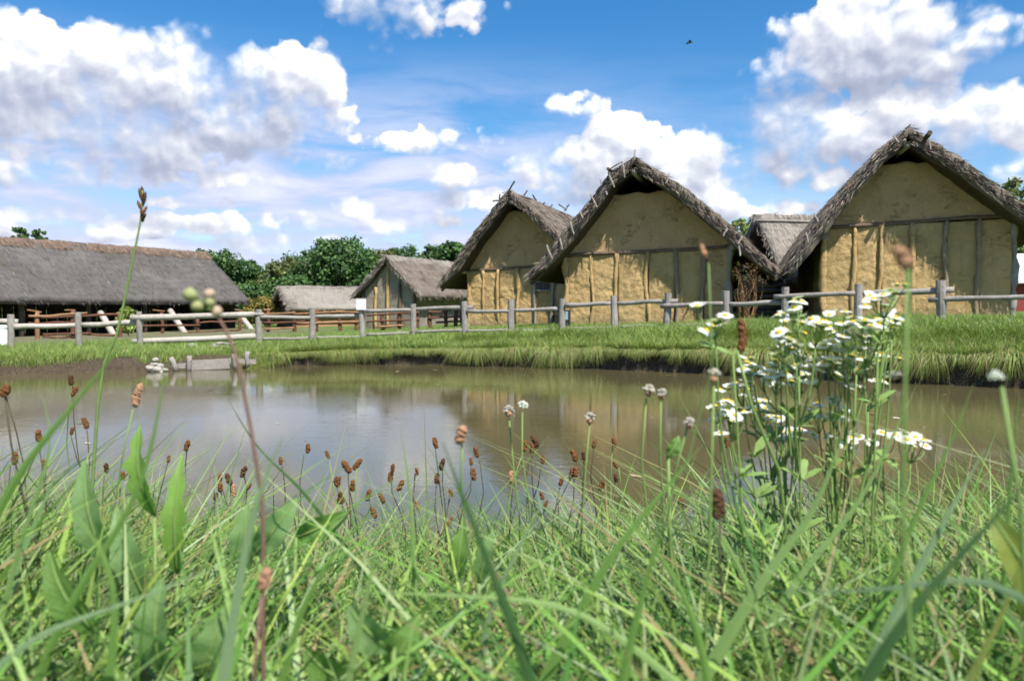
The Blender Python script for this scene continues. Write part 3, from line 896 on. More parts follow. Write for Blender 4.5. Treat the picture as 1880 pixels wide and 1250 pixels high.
# low far house and the small house in the middle distance
def plank_wall(root, p0, p1, z0, z1, n_, mat, name='wall_plank', th=.05, horiz=False):
    p0, p1 = np.asarray(p0, float), np.asarray(p1, float); d = p1 - p0; L = np.linalg.norm(d[:2]); rz = math.atan2(d[1], d[0])
    for k in range(n_):
        if horiz:
            z = z0 + (z1 - z0) * (k + .5) / n_; r_ = (z1 - z0) / n_ / 2 * 1.02
            a = p0.copy(); b = p1.copy(); a[2] = b[2] = z
            V, fc = tube(bend(a, b, .03, 8, k * 1.3 + z0), r_, 8, True, .12, k); mk(name, V, fc, M[mat], root, smooth=True)
        else:
            c = p0 + d * (k + .5) / n_; c[2] = (z0 + z1) / 2
            V, fc = box(c, [L / n_ * .95, th * (1 + .4 * (k % 2)), z1 - z0], rz); mk(name, V, fc, M[mat], root)

Olow = house_from(600, 50, -.5); lrot = R(-62)
lad = np.array([math.cos(lrot), math.sin(lrot), 0])
lvd = np.array([-lad[1], lad[0], 0])
LL = 7.4
Ol = Olow - lvd * 2.9
low, _, _ = long_roof_house('low_thatched_hut', 'low long hut with pale thatch roof beside the small grey house', Ol, lad, [(-2.6, .9), (0, 2.2), (2.6, .92)], LL, .22,
                            'thatch_pale', PALE, 25, 6, (.28, .03), group=None)
for a_, mt in ((2.1, 'wood_raw'), (-2.1, 'wood_log')):
    plank_wall(low, Ol + lad * a_ + lvd * .5, Ol + lad * a_ + lvd * (LL - .5), -.8, .45, 5, mt, 'wall_log', horiz=True)
for v_ in (.5, LL - .5):
    plank_wall(low, Ol - lad * 2.1 + lvd * v_, Ol + lad * 2.1 + lvd * v_, -.8, .75, 5, 'wood_log', 'end_log', horiz=True)

# small house: gable to the viewer, roof slope running off to the right
hs_ = House(708, 40.0, R(24), -.5)
small = thing('thatched_house', hs_.O, 'small grey clay house with plank side wall in the middle distance', 'house', 'thatched clay houses behind the fence')
sp = [hs_.uv(*p_, -.35) for p_ in [(646, 541), (675, 508), (707, 470), (742, 508), (772, 541)]]
roof(small, hs_.O, hs_.ad, hs_.vd, sp, .24, -.35, 6.6, M['thatch'], (.22, .195, .17), 45, .05, 500, 8)
ai = sp[2]; sl_ = (ai[1] - sp[0][1]) / (ai[0] - sp[0][0]); sr_ = (ai[1] - sp[4][1]) / (sp[4][0] - ai[0])
roof(small, hs_.O, hs_.ad, hs_.vd, [(ai[0] - .3, ai[1] - .3 * sl_ + .05), (ai[0], ai[1] + .07), (ai[0] + .3, ai[1] - .3 * sr_ + .05)], .1, -.4, 6.65, M['thatch_pale'], PALE, 60, .05, 40, 9, 'ridge_cap')
spa = np.array(sp)
us = [hs_.uv(x, 560)[0] for x in (668, 691, 713, 735, 761)]
def sline(u): return np.interp(u, spa[:, 0], spa[:, 1]) - .27
for i in range(4):
    cu = np.linspace(us[i] + .02, us[i + 1] - .02, 12)
    V, fc = gable_grid(hs_, cu, np.full(12, -.3), sline(cu), 22, .03, 60 + i, .15, 0, .03)
    mk('clay_panel', V, fc, M['daub_grey'], small, smooth=True)
for i, u in enumerate(us):
    V, fc = tube(bend(hs_.P(u, -.3, -.06), hs_.P(u, sline(u) - (.5 if i in (1, 3) else .05), -.05), .05, 8, i + 30), .075, 8, True, .3)
    mk('post', V, fc, M['daub_low' if i in (1, 2) else 'wood_log'], small, smooth=True)
plank_wall(small, hs_.P(us[-1], 0, .1), hs_.P(us[-1], 0, 6.2), hs_.O[2] - .3, hs_.O[2] + sline(us[-1]) + .1, 16, 'wood_grey')
plank_wall(small, hs_.P(us[0], 0, .1), hs_.P(us[0], 0, 6.2), hs_.O[2] - .3, hs_.O[2] + sline(us[0]) + .1, 16, 'wood_grey')
bu = np.linspace(us[0], us[-1], 14); V, fc = gable_grid(hs_, bu, np.full(14, -.3), sline(bu), 5, .01, 70, .12, 6.1); mk('back_gable', V, fc, M['daub_grey'], small)

# log house standing between the middle and the right clay house
O5 = house_from(1440, 33.0, .15); r5 = R(-83)
ad5 = np.array([math.cos(r5), math.sin(r5), 0]); vd5 = np.array([-ad5[1], ad5[0], 0])
Ob = O5 - vd5 * .15 - ad5 * 2.6
L5 = 5.6
log5, _, _ = long_roof_house('log_house', 'log-walled house with steep grey thatch between middle and right clay houses', Ob, ad5, [(-2.9, 1.6), (0, 4.3), (1.6, 2.75), (2.9, 1.55)], L5, .3,
                             'thatch_pale', PALE, 110, 7, (.26, .04))
for a_ in (2.15, -2.15):
    plank_wall(log5, Ob + ad5 * a_ + vd5 * .3, Ob + ad5 * a_ + vd5 * (L5 - .3), -.1, 1.95, 9, 'wood_log', 'wall_log', horiz=True)
for v_ in (.3, L5 - .3):
    plank_wall(log5, Ob - ad5 * 2.1 + vd5 * v_, Ob + ad5 * 2.1 + vd5 * v_, -.1, 1.95, 9, 'wood_log', 'end_log', horiz=True)
V, fc = tube(bend(Ob + ad5 * .42 + vd5 * -.2 + np.array([0, 0, 4.02]), Ob + ad5 * .42 + vd5 * (L5 + .1) + np.array([0, 0, 4.02]), .03, 8, 4), .06, 7)
mk('ridge_batten', V, fc, M['wood_grey'], log5, smooth=True)

# red building at the right edge
Or_ = house_from(1905, 38.0, .3)
red = thing('red_building', Or_, 'red walled building with pale roof at right edge behind the clay house', 'building')
V, fc = box(Or_ + [0, 1.5, .5], [4.2, 3.0, 1.75]); mk('wall', V, fc, M['red_wall'], red)
V = np.array([Or_ + np.array(q) for q in [(-2.4, -.4, 1.35), (2.4, -.4, 1.35), (2.4, 1.5, 2.75), (-2.4, 1.5, 2.75), (-2.4, 3.4, 1.35), (2.4, 3.4, 1.35)]])
V = np.concatenate([V, V - np.array([0, 0, .08])])
mk('roof', V, [(0, 1, 2, 3), (3, 2, 5, 4), (9, 8, 7, 6), (10, 11, 8, 9), (0, 3, 9, 6), (3, 4, 10, 9), (1, 7, 8, 2), (2, 8, 11, 5), (0, 6, 7, 1), (4, 5, 11, 10)], M['sheet_roof'], red)

# ------------------------------------------------------------------ pond fence
POSTS = [(-90, 580, 21.0), (20, 577, 21.3), (143, 573, 22), (255, 572, 22), (475, 568, 22.6), (573, 565, 23), (665, 552, 23), (758, 558, 22.6), (852, 553, 22.2), (939, 550, 21.8),
         (1033, 548, 21.3), (1127, 543, 20.8), (1227, 538, 20.2), (1332, 534, 19.4), (1442, 527, 18.6), (1577, 522, 17.8), (1728, 515, 17.0), (1900, 508, 16.2)]
fx = [p[0] for p in POSTS]; fy = [p[2] for p in POSTS]
def fdep(px): return float(np.interp(px, fx, fy))
c0 = at(940, 600, 21.8); c0[2] = gz(c0[0], c0[1])
fence = thing('pond_fence', c0, 'weathered grey round-pole fence running along the far pond bank', 'fence')
prnd = random.Random(4)
for i, (px, ty, Y) in enumerate(POSTS):
    t_ = at(px, ty, Y); b_ = t_.copy(); b_[2] = gz(t_[0], t_[1]) - .3
    r_ = prnd.uniform(.082, .098) * (.8 if px in (255,) else 1)
    V, fc = tube(bend(b_ + np.array([prnd.uniform(-.03, .03), 0, 0]), t_, .02, 6, i), [r_ * 1.05, r_, r_, r_, r_ * .98, r_ * .97], 10, True, .22, i)
    mk('post', V, fc, M['wood_pale' if px in (20,) and False else 'wood_grey'], fence, smooth=False)
RAILS = [(-80, 588, 33, 591, 0), (26, 600, 138, 597, 0), (150, 596, 262, 592, 0), (240, 584, 467, 577, 2), (243, 627, 471, 617, 2), (440, 577, 484, 577, 1), (440, 619, 483, 616, 1),
         (478, 582, 570, 583, 1), (576, 581, 663, 580, 1), (672, 571, 755, 569, 1), (760, 568, 868, 564, 1), (857, 571, 936, 571, 1), (942, 570, 1028, 567, 1),
         (1038, 560, 1121, 557, 1), (1130, 557, 1244, 553, 1), (1214, 562, 1328, 557, 1), (1336, 558, 1437, 556, 1), (1421, 545, 1570, 539, 1), (1583, 538, 1752, 532, 1),
         (1704, 551, 1905, 544, 1), (674, 614, 755, 612, 3), (764, 610, 849, 606, 3), (480, 622, 568, 620, 3), (578, 620, 661, 618, 3), (26, 592, 30, 592, 9),
         (856, 608, 934, 606, 3), (943, 607, 1028, 605, 3), (1040, 604, 1122, 601, 3), (1135, 600, 1222, 598, 3), (1235, 598, 1328, 594, 3)]
for i, (x0, y0, x1, y1, k) in enumerate(RAILS):
    if k == 9: continue
    sgn = -.05 if i % 2 else .05
    a_, b_ = at(x0, y0, fdep(x0) + sgn), at(x1, y1, fdep(x1) + sgn)
    r_ = {0: .072, 1: .06, 2: .085, 3: .045}[k] * prnd.uniform(.92, 1.08)
    V, fc = tube(bend(a_, b_, .018, 8, i + 40), np.linspace(r_, r_ * .86, 8) if i % 2 else np.linspace(r_ * .88, r_, 8), 9, True, .24, i)
    mk('rail', V, fc, M['wood_pale' if k in (0, 2) else 'wood_grey'], fence, smooth=True)
# the white notice on one post
sp_ = at(663, 559, 22.88)
V, fc = box(sp_, [.28, .02, .30], R(-4)); nb = mk('notice', V, fc, M['sign'], None, loc=sp_); tag(nb, 'small white notice sheet fixed to a post of the pond fence', 'sign')
V, fc = box(sp_ + [0, .013, .16], [.30, .02, .03], R(-4)); mk('clip', V, fc, M['wood_grey'], nb)

# rustic brown paddock fences near the shed and the small houses
def paddock(label, posts, rails, dep, caps=()):
    c = at(posts[0][0], posts[0][2], dep(posts[0][0])); 
    root = thing('paddock_fence', c, label, 'fence', 'rustic brown fences around the paddocks')
    for i, (px, ty, by) in enumerate(posts):
        Y = dep(px); t_ = at(px, ty, Y); b_ = at(px, by, Y); b_[2] = min(b_[2], gz(b_[0], b_[1])) - .1
        V, fc = tube(bend(b_, t_, .05, 6, px), .085, 8, True, .3, i); mk('post', V, fc, M['wood_raw' if px in (68,) else 'wood_brown'], root, smooth=True)
    for i, (x0, y0, x1, y1) in enumerate(rails):
        V, fc = tube(bend(at(x0, y0, dep(x0) - .1), at(x1, y1, dep(x1) - .1), .05, 8, x0 + y0), .045, 7, True, .25, i)
        mk('rail', V, fc, M['wood_raw' if (x0 + i) % 4 == 0 else 'wood_brown'], root, smooth=True)
    for (x0, y0, x1, y1) in caps:
        V, fc = orbox(at(x0, y0, dep(x0) - .1), at(x1, y1, dep(x1) + .1), .14, .05); mk('cap_board', V, fc, M['wood_raw'], root)
    return root
paddock('brown rustic paddock fence with bark-stripped post, leftmost in front of long shed', [(68, 571, 637), (134, 569, 632), (219, 575, 626)],
        [(52, 580, 160, 575), (76, 583, 135, 580), (52, 593, 135, 592), (78, 614, 168, 612), (78, 619, 137, 617), (150, 580, 216, 577), (145, 613, 212, 615)], lambda px: 30.0 + .012 * px,
        [(52, 569, 74, 573), (121, 569, 136, 569)])
paddock('brown rustic paddock fence in front of the right half of long shed', [(297, 573, 612), (362, 586, 614), (441, 582, 612)],
        [(225, 599, 368, 597), (365, 593, 440, 589), (345, 610, 440, 606)], lambda px: 36.0 + .012 * px, [(281, 569, 301, 571), (432, 568, 446, 571)])
paddock('dark brown paddock fence before the low pale-roofed hut', [(492, 570, 607), (540, 572, 605), (581, 570, 604), (624, 572, 603), (655, 574, 603)],
        [(448, 579, 541, 574), (480, 592, 560, 590), (538, 577, 660, 573), (545, 593, 657, 591), (484, 604, 540, 602)], lambda px: 37.0,
        [(484, 569, 496, 568), (574, 570, 588, 569), (616, 570, 630, 570)])
paddock('dark brown paddock fence before the small grey house', [(702, 575, 602), (735, 570, 600), (766, 572, 598)],
        [(673, 580, 770, 574), (673, 591, 770, 587), (690, 600, 740, 598)], lambda px: 36.0)
paddock('reddish brown railed frame beside the leftmost clay house', [(790, 569, 602), (818, 570, 596), (838, 570, 596), (848, 570, 599)],
        [(786, 573, 851, 568), (786, 585, 851, 582), (800, 592, 846, 590)], lambda px: 34.0)

# ------------------------------------------------------------------ things on the far bank
# timber edging at the waterline, left
e0, e1 = at(322, 668, 18.2), at(458, 659, 18.75)
ed = thing('bank_edging', (e0[0], e0[1], WATER), 'old grey plank edging with stakes at the waterline, left bank', 'edging')
for k, (x0, y0, x1, y1, Y0, Y1) in enumerate([(322, 672, 345, 671, 17.65, 17.75), (348, 667, 424, 663, 17.7, 18.0), (429, 662, 470, 664, 18.0, 18.2), (348, 674, 424, 671, 17.7, 18.0)]):
    V, fc = orbox(at(x0, y0, Y0), at(x1, y1, Y1), .05, .10 + .03 * (k % 2)); mk('plank', V, fc, M['wood_grey'], ed)
for (x0, y0, x1, y1, Y) in [(313, 656, 323, 678, 17.55), (347, 653, 346, 680, 17.6), (429, 650, 433, 676, 17.85), (455, 645, 453, 670, 18.1)]:
    V, fc = tube(bend(at(x1, y1 + 4, Y), at(x0, y0, Y), .02, 4, x0), .055, 7, True, .2); mk('stake', V, fc, M['wood_grey'], ed, smooth=True)
# low plank bench in the grass
lb = at(380, 640, 20.2)
bench = thing('plank_rail', (lb[0], lb[1], gz(lb[0], lb[1])), 'low grey plank resting on two stumps in the grass of the left bank', 'bench')
for (x0, y0, x1, y1, r_) in [(325, 647, 380, 643, .035), (330, 642, 430, 637, .04), (398, 631, 432, 630, .03)]:
    V, fc = tube(bend(at(x0, y0, 19.8), at(x1, y1, 20.4), .02, 5, x0), r_, 7); mk('pole', V, fc, M['wood_grey'], bench, smooth=True)
for px in (352, 395):
    c = at(px, 634, 20.4); V, fc = tube(np.array([[c[0], c[1], gz(c[0], c[1]) - .1], [c[0], c[1], c[2] + .05]]), .09, 8, True, .2); mk('stump', V, fc, M['wood_grey'], bench, smooth=True)
def stone(px, py, Y, size, label, group=None, seed=0, name='stone', mat='stone'):
    c = at(px, py, Y)
    vs = []; nu, nv_ = 10, 7
    for i in range(nu):
        for j in range(nv_):
            a = 2 * math.pi * i / nu; b = math.pi * j / (nv_ - 1)
            vs.append([math.cos(a) * math.sin(b), math.sin(a) * math.sin(b), math.cos(b)])
    vs = np.array(vs); k = 1 + .28 * vnoise(vs * 1.6 + seed * 5.1, 3)
    V = c + vs * k[:, None] * np.asarray(size)
    fc = [(i * nv_ + j, i * nv_ + j + 1, ((i + 1) % nu) * nv_ + j + 1, ((i + 1) % nu) * nv_ + j) for i in range(nu) for j in range(nv_ - 1)]
    o = mk(name, V, fc, M[mat], None, loc=c, smooth=False); tag(o, label, 'stone', group); return o
for k, (px, py, sz) in enumerate([(277, 676, .10), (284, 669, .085), (291, 673, .10), (287, 679, .11), (296, 682, .08), (276, 684, .09), (285, 660, .06), (303, 679, .06)]):
    stone(px, py, 17.35 + .03 * (k % 3), (sz * 1.1, sz, sz * .75), ('second leftmost pale stone of the heap, high one', 'broad pale stone in the upper middle of the heap', 'right upper pale stone of the heap', 'lowest middle stone of the heap, largest', 'small low stone right in the heap', 'lowest left stone of the heap', 'small topmost stone of the heap', 'rightmost small stone of the heap')[k] + ' at the waterline', 'stones heaped at the waterline', k)
stone(1640, 688, 14.75, (.22, .14, .10), 'single pale stone lying at the waterline under the right bank', None, 20)
lf = at(1647, 686, 14.7)
# white cut block at far left
wb = at(3, 620, 24.0); 
blk = thing('white_bin', (wb[0], wb[1], gz(wb[0], wb[1])), 'white bin standing in the grass at the left edge beside a fence post', 'bin')
zb_ = gz(wb[0], wb[1])
V, fc = tube(np.array([[wb[0], wb[1], zb_ - .05], [wb[0], wb[1], zb_ + .35], [wb[0], wb[1], zb_ + .52]]), [.17, .17, .165], 14); mk('body', V, fc, M['white'], blk, smooth=False)
V, fc = tube(np.array([[wb[0], wb[1], zb_ + .52], [wb[0], wb[1], zb_ + .56], [wb[0], wb[1], zb_ + .60]]), [.185, .185, .12], 14); mk('lid', V, fc, M['white'], blk)
# small dark object leaning behind a fence post in front of the middle house
db = at(1042, 590, 23.3)
bin_ = thing('waste_bin', (db[0], db[1], gz(db[0], db[1])), 'narrow black bin under a wooden board, half behind a fence post by the middle house', 'bin')
zb_ = gz(db[0], db[1])
V, fc = box([db[0], db[1], zb_ + .26], [.14, .16, .56], R(-15)); mk('body', V, fc, M['black'], bin_)
V, fc = box([db[0] - .03, db[1] - .09, zb_ + .38], [.07, .02, .24], R(-15)); mk('panel', V, fc, M['blue'], bin_)
V, fc = box([db[0] + .02, db[1], zb_ + .63], [.26, .20, .12], R(-15)); mk('top_board', V, fc, M['wood_raw'], bin_)
# bird in the sky
bp = at(1265, 79, 70)
bird = thing('bird', bp, 'small dark bird flying high over the roofs', 'bird')
mb = MB(); mb.add(*tube(np.array([bp + [-.28, 0, -.05], bp + [-.12, 0, 0], bp + [.08, 0, .02], bp + [.25, 0, .05], bp + [.33, 0, .05]]), [.02, .06, .075, .05, .01], 7)); mb.build('body', M['bird'], bird, smooth=True)
for s_ in (-1, 1):
    V = np.array([bp + [-.02, .03 * s_, .03], bp + [.16, .03 * s_, .03], bp + [.12, .28 * s_, .12], bp + [-.10, .3 * s_, .12], bp + [-.05, .58 * s_, .04], bp + [.03, .5 * s_, .06]])
    V = np.concatenate([V, V - [0, 0, .015]])
    mk('wing', V, [(0, 1, 2, 3), (3, 2, 5, 4), (9, 8, 7, 6), (10, 11, 8, 9), (0, 3, 9, 6), (3, 4, 10, 9), (1, 7, 8, 2), (2, 8, 11, 5), (4, 5, 11, 10), (0, 6, 7, 1)], M['bird'], bird)

# ------------------------------------------------------------------ trees
def leaf_cloud(C, rad, N, size, cols, seed):
    """leaf-sized faces spread through clumps C (k,3) with radii rad"""
    r_ = np.random.default_rng(seed)
    w = rad ** 2; idx = r_.choice(len(C), N, p=w / w.sum())
    d = r_.normal(size=(N, 3)); d /= np.linalg.norm(d, axis=1)[:, None]
    rr = rad[idx] * (r_.uniform(.1, 1.25, N)) ** .6
    Pc = C[idx] + d * rr[:, None] * np.array([1, 1, .85])
    nrm = d + r_.normal(0, .6, (N, 3)) + np.array([0, 0, .4]); nrm /= np.linalg.norm(nrm, axis=1)[:, None]
    s = np.cross(nrm, r_.normal(size=(N, 3))); s /= np.linalg.norm(s, axis=1)[:, None]
    t = np.cross(nrm, s)
    sz = size * r_.uniform(.6, 1.35, N)
    a = s * (sz * .5)[:, None]; b = t * sz[:, None]
    V = np.stack([Pc - b * .6, Pc + a - b * .05, Pc + b * .65, Pc - a - b * .05], 1).reshape(-1, 3)
    f = np.arange(N * 4).reshape(-1, 4)
    k = cols[r_.integers(0, len(cols), N)] * np.exp(r_.normal(0, .22, N))[:, None]
    clump = np.exp(r_.normal(0, .16, len(C)))[idx][:, None]
    return V, [f], np.repeat(np.clip(k * clump, .005, .9), 4, 0)
GREENS = np.array([(.035, .075, .022), (.045, .09, .025), (.06, .105, .03), (.03, .062, .024)])
OLIVE = np.array([(.075, .105, .03), (.06, .09, .03), (.10, .115, .04), (.09, .075, .035)])
YELLOW = np.array([(.17, .13, .03), (.13, .125, .03), (.07, .09, .025), (.20, .13, .035)])
def tree(px, top, wpx, Y, label, cols=GREENS, N=6500, size=.2, name='tree', cat='tree', seed=0, group=None, low=.12):
    r_ = np.random.default_rng(100 + seed)
    T = at(px, top, Y); zg = gz(T[0], Y); Hh = T[2] - zg; Wd = wpx / F * Y / 2 * 1.2
    root = thing(name, (T[0], T[1], zg), label, cat, group)
    k = 95
    z = r_.uniform(low, .93, k) ** .85
    prof = np.sin(np.clip((z - low * .5) / (1.02 - low * .5), 0, 1) ** .8 * math.pi) ** .6
    ang = r_.uniform(0, 2 * math.pi, k); rr = np.sqrt(r_.uniform(.05, 1.25, k)) * prof * Wd * .85
    C = np.column_stack([T[0] + np.cos(ang) * rr, T[1] + np.sin(ang) * rr * .9, zg + z * Hh])
    C = np.concatenate([C, [[T[0], T[1], zg + Hh * .92], [T[0] + Wd * .25, T[1], zg + Hh * .85], [T[0] - Wd * .3, T[1], zg + Hh * .83]]])
    rad = r_.uniform(.12, .30, len(C)) * Wd * np.where(C[:, 2] - zg > .85 * Hh, .6, 1)
    V, fc, col = leaf_cloud(C, rad, int(N * 1.5), size, cols * 1.7, 200 + seed)
    mb = MB()
    trunk_top = zg + Hh * .75
    mb.add(*tube(bend([T[0], T[1], zg - .2], [T[0] + .1, T[1], trunk_top], .2, 7, seed), np.linspace(.05, .015, 7) * Hh * .55, 8))
    for j in range(9):
        c = C[r_.integers(0, len(C))]
        z0 = zg + (c[2] - zg) * r_.uniform(.35, .7)
        mb.add(*tube(bend([T[0], T[1], min(z0, trunk_top)], c, .1, 5, j), np.linspace(.014, .004, 5) * Hh * .5, 5))
    mb.build('trunk', M['bark'], root, smooth=True)
    mk('crown', V, fc, M['leaf'], root, col=col)
    return root
TREES = [(36, 409, 46, 62, 'small dark treetop showing above the shed ridge, left of its pair', GREENS, 2600), (71, 413, 40, 62, 'small dark treetop showing above the shed ridge, right of its pair', GREENS, 2400),
    (388, 456, 105, 62, 'bushy green tree directly behind the right end of the long shed', GREENS, 7500),
    (452, 474, 90, 66, 'grey-green tree standing between the shed and the thin bare-topped tree', GREENS, 6500),
    (520, 472, 95, 64, 'tree with thin bare twigs at its top, left in the tree belt', OLIVE, 5200),
    (570, 455, 110, 66, 'dark green tree just left of the tallest tree of the belt', GREENS, 7000),
    (622, 437, 150, 64, 'tallest broad dark tree in the belt, above the low hut', GREENS, 11000),
    (692, 455, 110, 66, 'olive green tree directly behind the ridge of the small grey house', OLIVE, 7000),
    (742, 447, 90, 72, 'green tree just above the roof of the small grey house', GREENS, 5500),
    (800, 447, 80, 62, 'dark tree between the small grey house and the leftmost clay house', GREENS, 6500),
    (834, 436, 72, 60, 'dark tree touching the left roof edge of the leftmost clay house', GREENS, 6000),
    (470, 520, 90, 58, 'low dark bush at the foot of the tree belt beside the shed', GREENS, 4500),
    (540, 505, 110, 60, 'low dark bush at the foot of the tree belt above the low hut', GREENS, 5000),
    (1362, 397, 85, 58, 'pale green tree between the middle house and the log house', OLIVE * 1.5, 6500),
    (1855, 318, 95, 50, 'loose pale green tree above the right end of the largest roof', OLIVE * 1.3, 5200),
    (1905, 335, 90, 55, 'dark tree at the right edge above the largest roof', GREENS, 5000),
    (1420, 470, 130, 62, 'green tree hidden low behind the log house', GREENS, 3000)]
for i, (px, top, w_, Y, lab, cols, N) in enumerate(TREES[:-1]):
    tree(px, top, w_, Y, lab, cols, N, .19, seed=i, group='trees behind the village')
tree(484, 543, 62, 50, 'small yellowing shrub at the right end of the long shed', YELLOW, 2200, .13, 'shrub', 'shrub', 50)
tree(232, 560, 34, 35, 'thin pale green shrub in front of the long shed', np.array([(.18, .22, .06), (.22, .24, .08)]), 260, .15, 'shrub', 'shrub', 51)
# distant wood closing the horizon
r_ = np.random.default_rng(77)
k = 520
ang = np.linspace(-1.0, 1.0, k) + r_.normal(0, .004, k)
dist = r_.uniform(120, 150, k)
C = np.column_stack([np.sin(ang) * dist, np.cos(ang) * dist, -.45 + r_.uniform(.3, 4.6, k)])
V, fc, col = leaf_cloud(C, r_.uniform(1.4, 2.6, k), 26000, .75, GREENS, 78)
tag(mk('distant_wood', V, fc, M['leaf'], col=col), 'far dark belt of woodland along the horizon', 'woodland', kind='stuff')

# tangle of bare branches and dry leaves at the right eave of the middle house
c = at(1375, 560, 23.4); zg = gz(c[0], c[1])
bush = thing('climbing_shrub', (c[0], c[1], zg), 'tangled bare-branched climber under the right eave of the middle house', 'shrub')
mb = MB(); ends = []
br_ = random.Random(12)
for j in range(16):
    p0 = np.array([c[0] + br_.uniform(-.25, .15), c[1] + br_.uniform(-.2, .2), zg - .1])
    q1 = at(br_.uniform(1350, 1410), br_.uniform(488, 545), 23.2 + br_.uniform(-.3, .3))
    mid_ = (p0 + q1) / 2 + np.array([br_.uniform(-.3, .3), br_.uniform(-.2, .2), .1])
    mb.add(*tube(np.array([p0, (p0 + mid_) / 2 + [.04, 0, 0], mid_, (mid_ + q1) / 2 + [.05, 0, .05], q1]), [.022, .018, .014, .01, .005], 5)); ends.append(q1)
mb.build('branches', M['wood_raw'], bush)
V, fc, col = leaf_cloud(np.array(ends), np.full(len(ends), .2), 260, .055, np.array([(.10, .055, .03), (.06, .08, .03), (.14, .07, .04)]), 5)
mk('leaves', V, fc, M['leaf'], bush, col=col)

# ------------------------------------------------------------------ grass
def blades(base, h, w, lean, curl, seg, cols, seed, twist=None):
    N = len(base); r_ = np.random.default_rng(seed)
    a = r_.uniform(0, 2 * math.pi, N) if twist is None else twist
    S = np.column_stack([np.cos(a), np.sin(a), np.zeros(N)])
    rows = []
    for k_ in range(seg + 1):
        t = k_ / seg
        cen = base + np.column_stack([lean[:, 0] * h * (t * .35 + t * t * .65), lean[:, 1] * h * (t * .35 + t * t * .65), h * (t - curl * t * t)])
        if k_ == seg: rows.append(cen[:, None, :])
        else:
            ww = (w * (1 - t ** 1.7) * (.75 + .25 * min(1, t * 4)))[:, None] / 2
            rows.append(np.stack([cen - S * ww, cen + S * ww], 1))
    V = np.concatenate(rows, 1); nvp = V.shape[1]; V = V.reshape(-1, 3)
    b0 = np.arange(N) * nvp; q = []
    for k_ in range(seg - 1):
        q.append(np.column_stack([b0 + 2 * k_, b0 + 2 * k_ + 1, b0 + 2 * k_ + 3, b0 + 2 * k_ + 2]))
    t_ = np.column_stack([b0 + 2 * seg - 2, b0 + 2 * seg - 1, b0 + 2 * seg])
    return V, ([np.concatenate(q)] if q else []) + [t_], np.repeat(cols, nvp, 0)
def grass_cols(N, seed, dry=.08, base=((.165, .25, .05), (.125, .215, .045), (.215, .275, .075), (.16, .24, .095))):
    r_ = np.random.default_rng(seed)
    b = np.array(base)[r_.integers(0, len(base), N)] * np.exp(r_.normal(0, .32, N))[:, None]
    b = np.minimum(b, np.array([.34, .44, .24]))
    d = r_.random(N) < dry
    b[d] = np.array([(.36, .29, .15), (.28, .22, .10)])[r_.integers(0, 2, d.sum())]
    return b

# far bank
r_ = np.random.default_rng(5)
N = 330000
d_ = 11 * r_.random(N) ** 1.9 + .16
x_ = r_.uniform(-17, 15, N)
ys = shore_far(x_)
keep = (x_ > -15) & (d_ > np.interp(x_, [-8, -5], [.85, .1]) + .25 * vnoise(np.column_stack([x_ * 2, d_ * 0, d_ * 0]), 4))
x_, d_, ys = x_[keep], d_[keep], ys[keep]
y_ = ys + d_
keep = np.abs(x_) < y_ * .72 + .8
x_, y_, d_ = x_[keep], y_[keep], d_[keep]
z_ = ground_z(x_, y_)
y2 = y_ - np.interp(x_, [-7, -5], [0, .26]) * np.exp(-((d_ - .28) / .2) ** 2)
N = len(x_)
patch = fbm(np.column_stack([x_ * .8, y_ * .8, x_ * 0]), 31, 3)
h_ = (r_.uniform(.07, .19, N) * (1 + .9 * patch) + .17 * np.exp(-d_ / 1.6) * r_.random(N) ** 1.5) * np.where(y_ > 21, .8, 1)
tall = r_.random(N) < .015; h_[tall] *= 2.0
cols = grass_cols(N, 6, .09, ((.27, .36, .07), (.19, .31, .06), (.32, .38, .095), (.24, .34, .12))) * (1 + .25 * fbm(np.column_stack([x_ * 1.7, y_ * 1.7, x_ * 0]), 33, 3))[:, None]
yel = np.clip(np.exp(-d_ / .8), 0, 1)[:, None] * r_.random((N, 1))
cols = cols * (1 - yel * .6) + np.array([.33, .34, .085]) * yel * .5
lean = r_.normal(0, .4, (N, 2))
V, fc, cc = blades(np.column_stack([x_, y2, z_ - .01]), h_, r_.uniform(.008, .016, N), lean, r_.uniform(.0, .35, N), 2, cols, 8)
tag(mk('far_bank_grass', V, fc, M['grass'], col=cc), 'sunlit green grass covering the far bank and village ground', 'grass', kind='stuff')

# turf fringe hanging over the bank
N = 95000
x_ = r_.uniform(-12, 13, N); ys = shore_far(x_)
keep = (x_ > -6.2 + .5 * r_.normal(size=N)) & (x_ < 12)
x_, ys = x_[keep], ys[keep]; N = len(x_)
dd = .12 + 1.5 * r_.random(N) ** 2.2; drp = np.exp(-np.maximum(dd - .3, 0) / .35)
clump = .35 + .9 * np.clip(vnoise(np.column_stack([x_ * 3.1, x_ * 0, x_ * 0]), 41) + .35 + .5 * vnoise(np.column_stack([x_ * 9, x_ * 0, x_ * 0]), 42), 0, 1.3)
y_ = ys + dd - .26 * np.exp(-((dd - .28) / .2) ** 2); z_ = ground_z(x_, ys + dd) + .02
L = r_.uniform(.12, .5, N) * clump
cols = grass_cols(N, 9, .16, ((.18, .26, .05), (.22, .265, .065), (.15, .235, .045), (.25, .245, .08)))
up_ = r_.uniform(.1, .9, N); out_ = r_.uniform(.15, .85, N); side = r_.normal(0, .5, N)
base = np.column_stack([x_, y_, z_])
seg = 4; rows = []
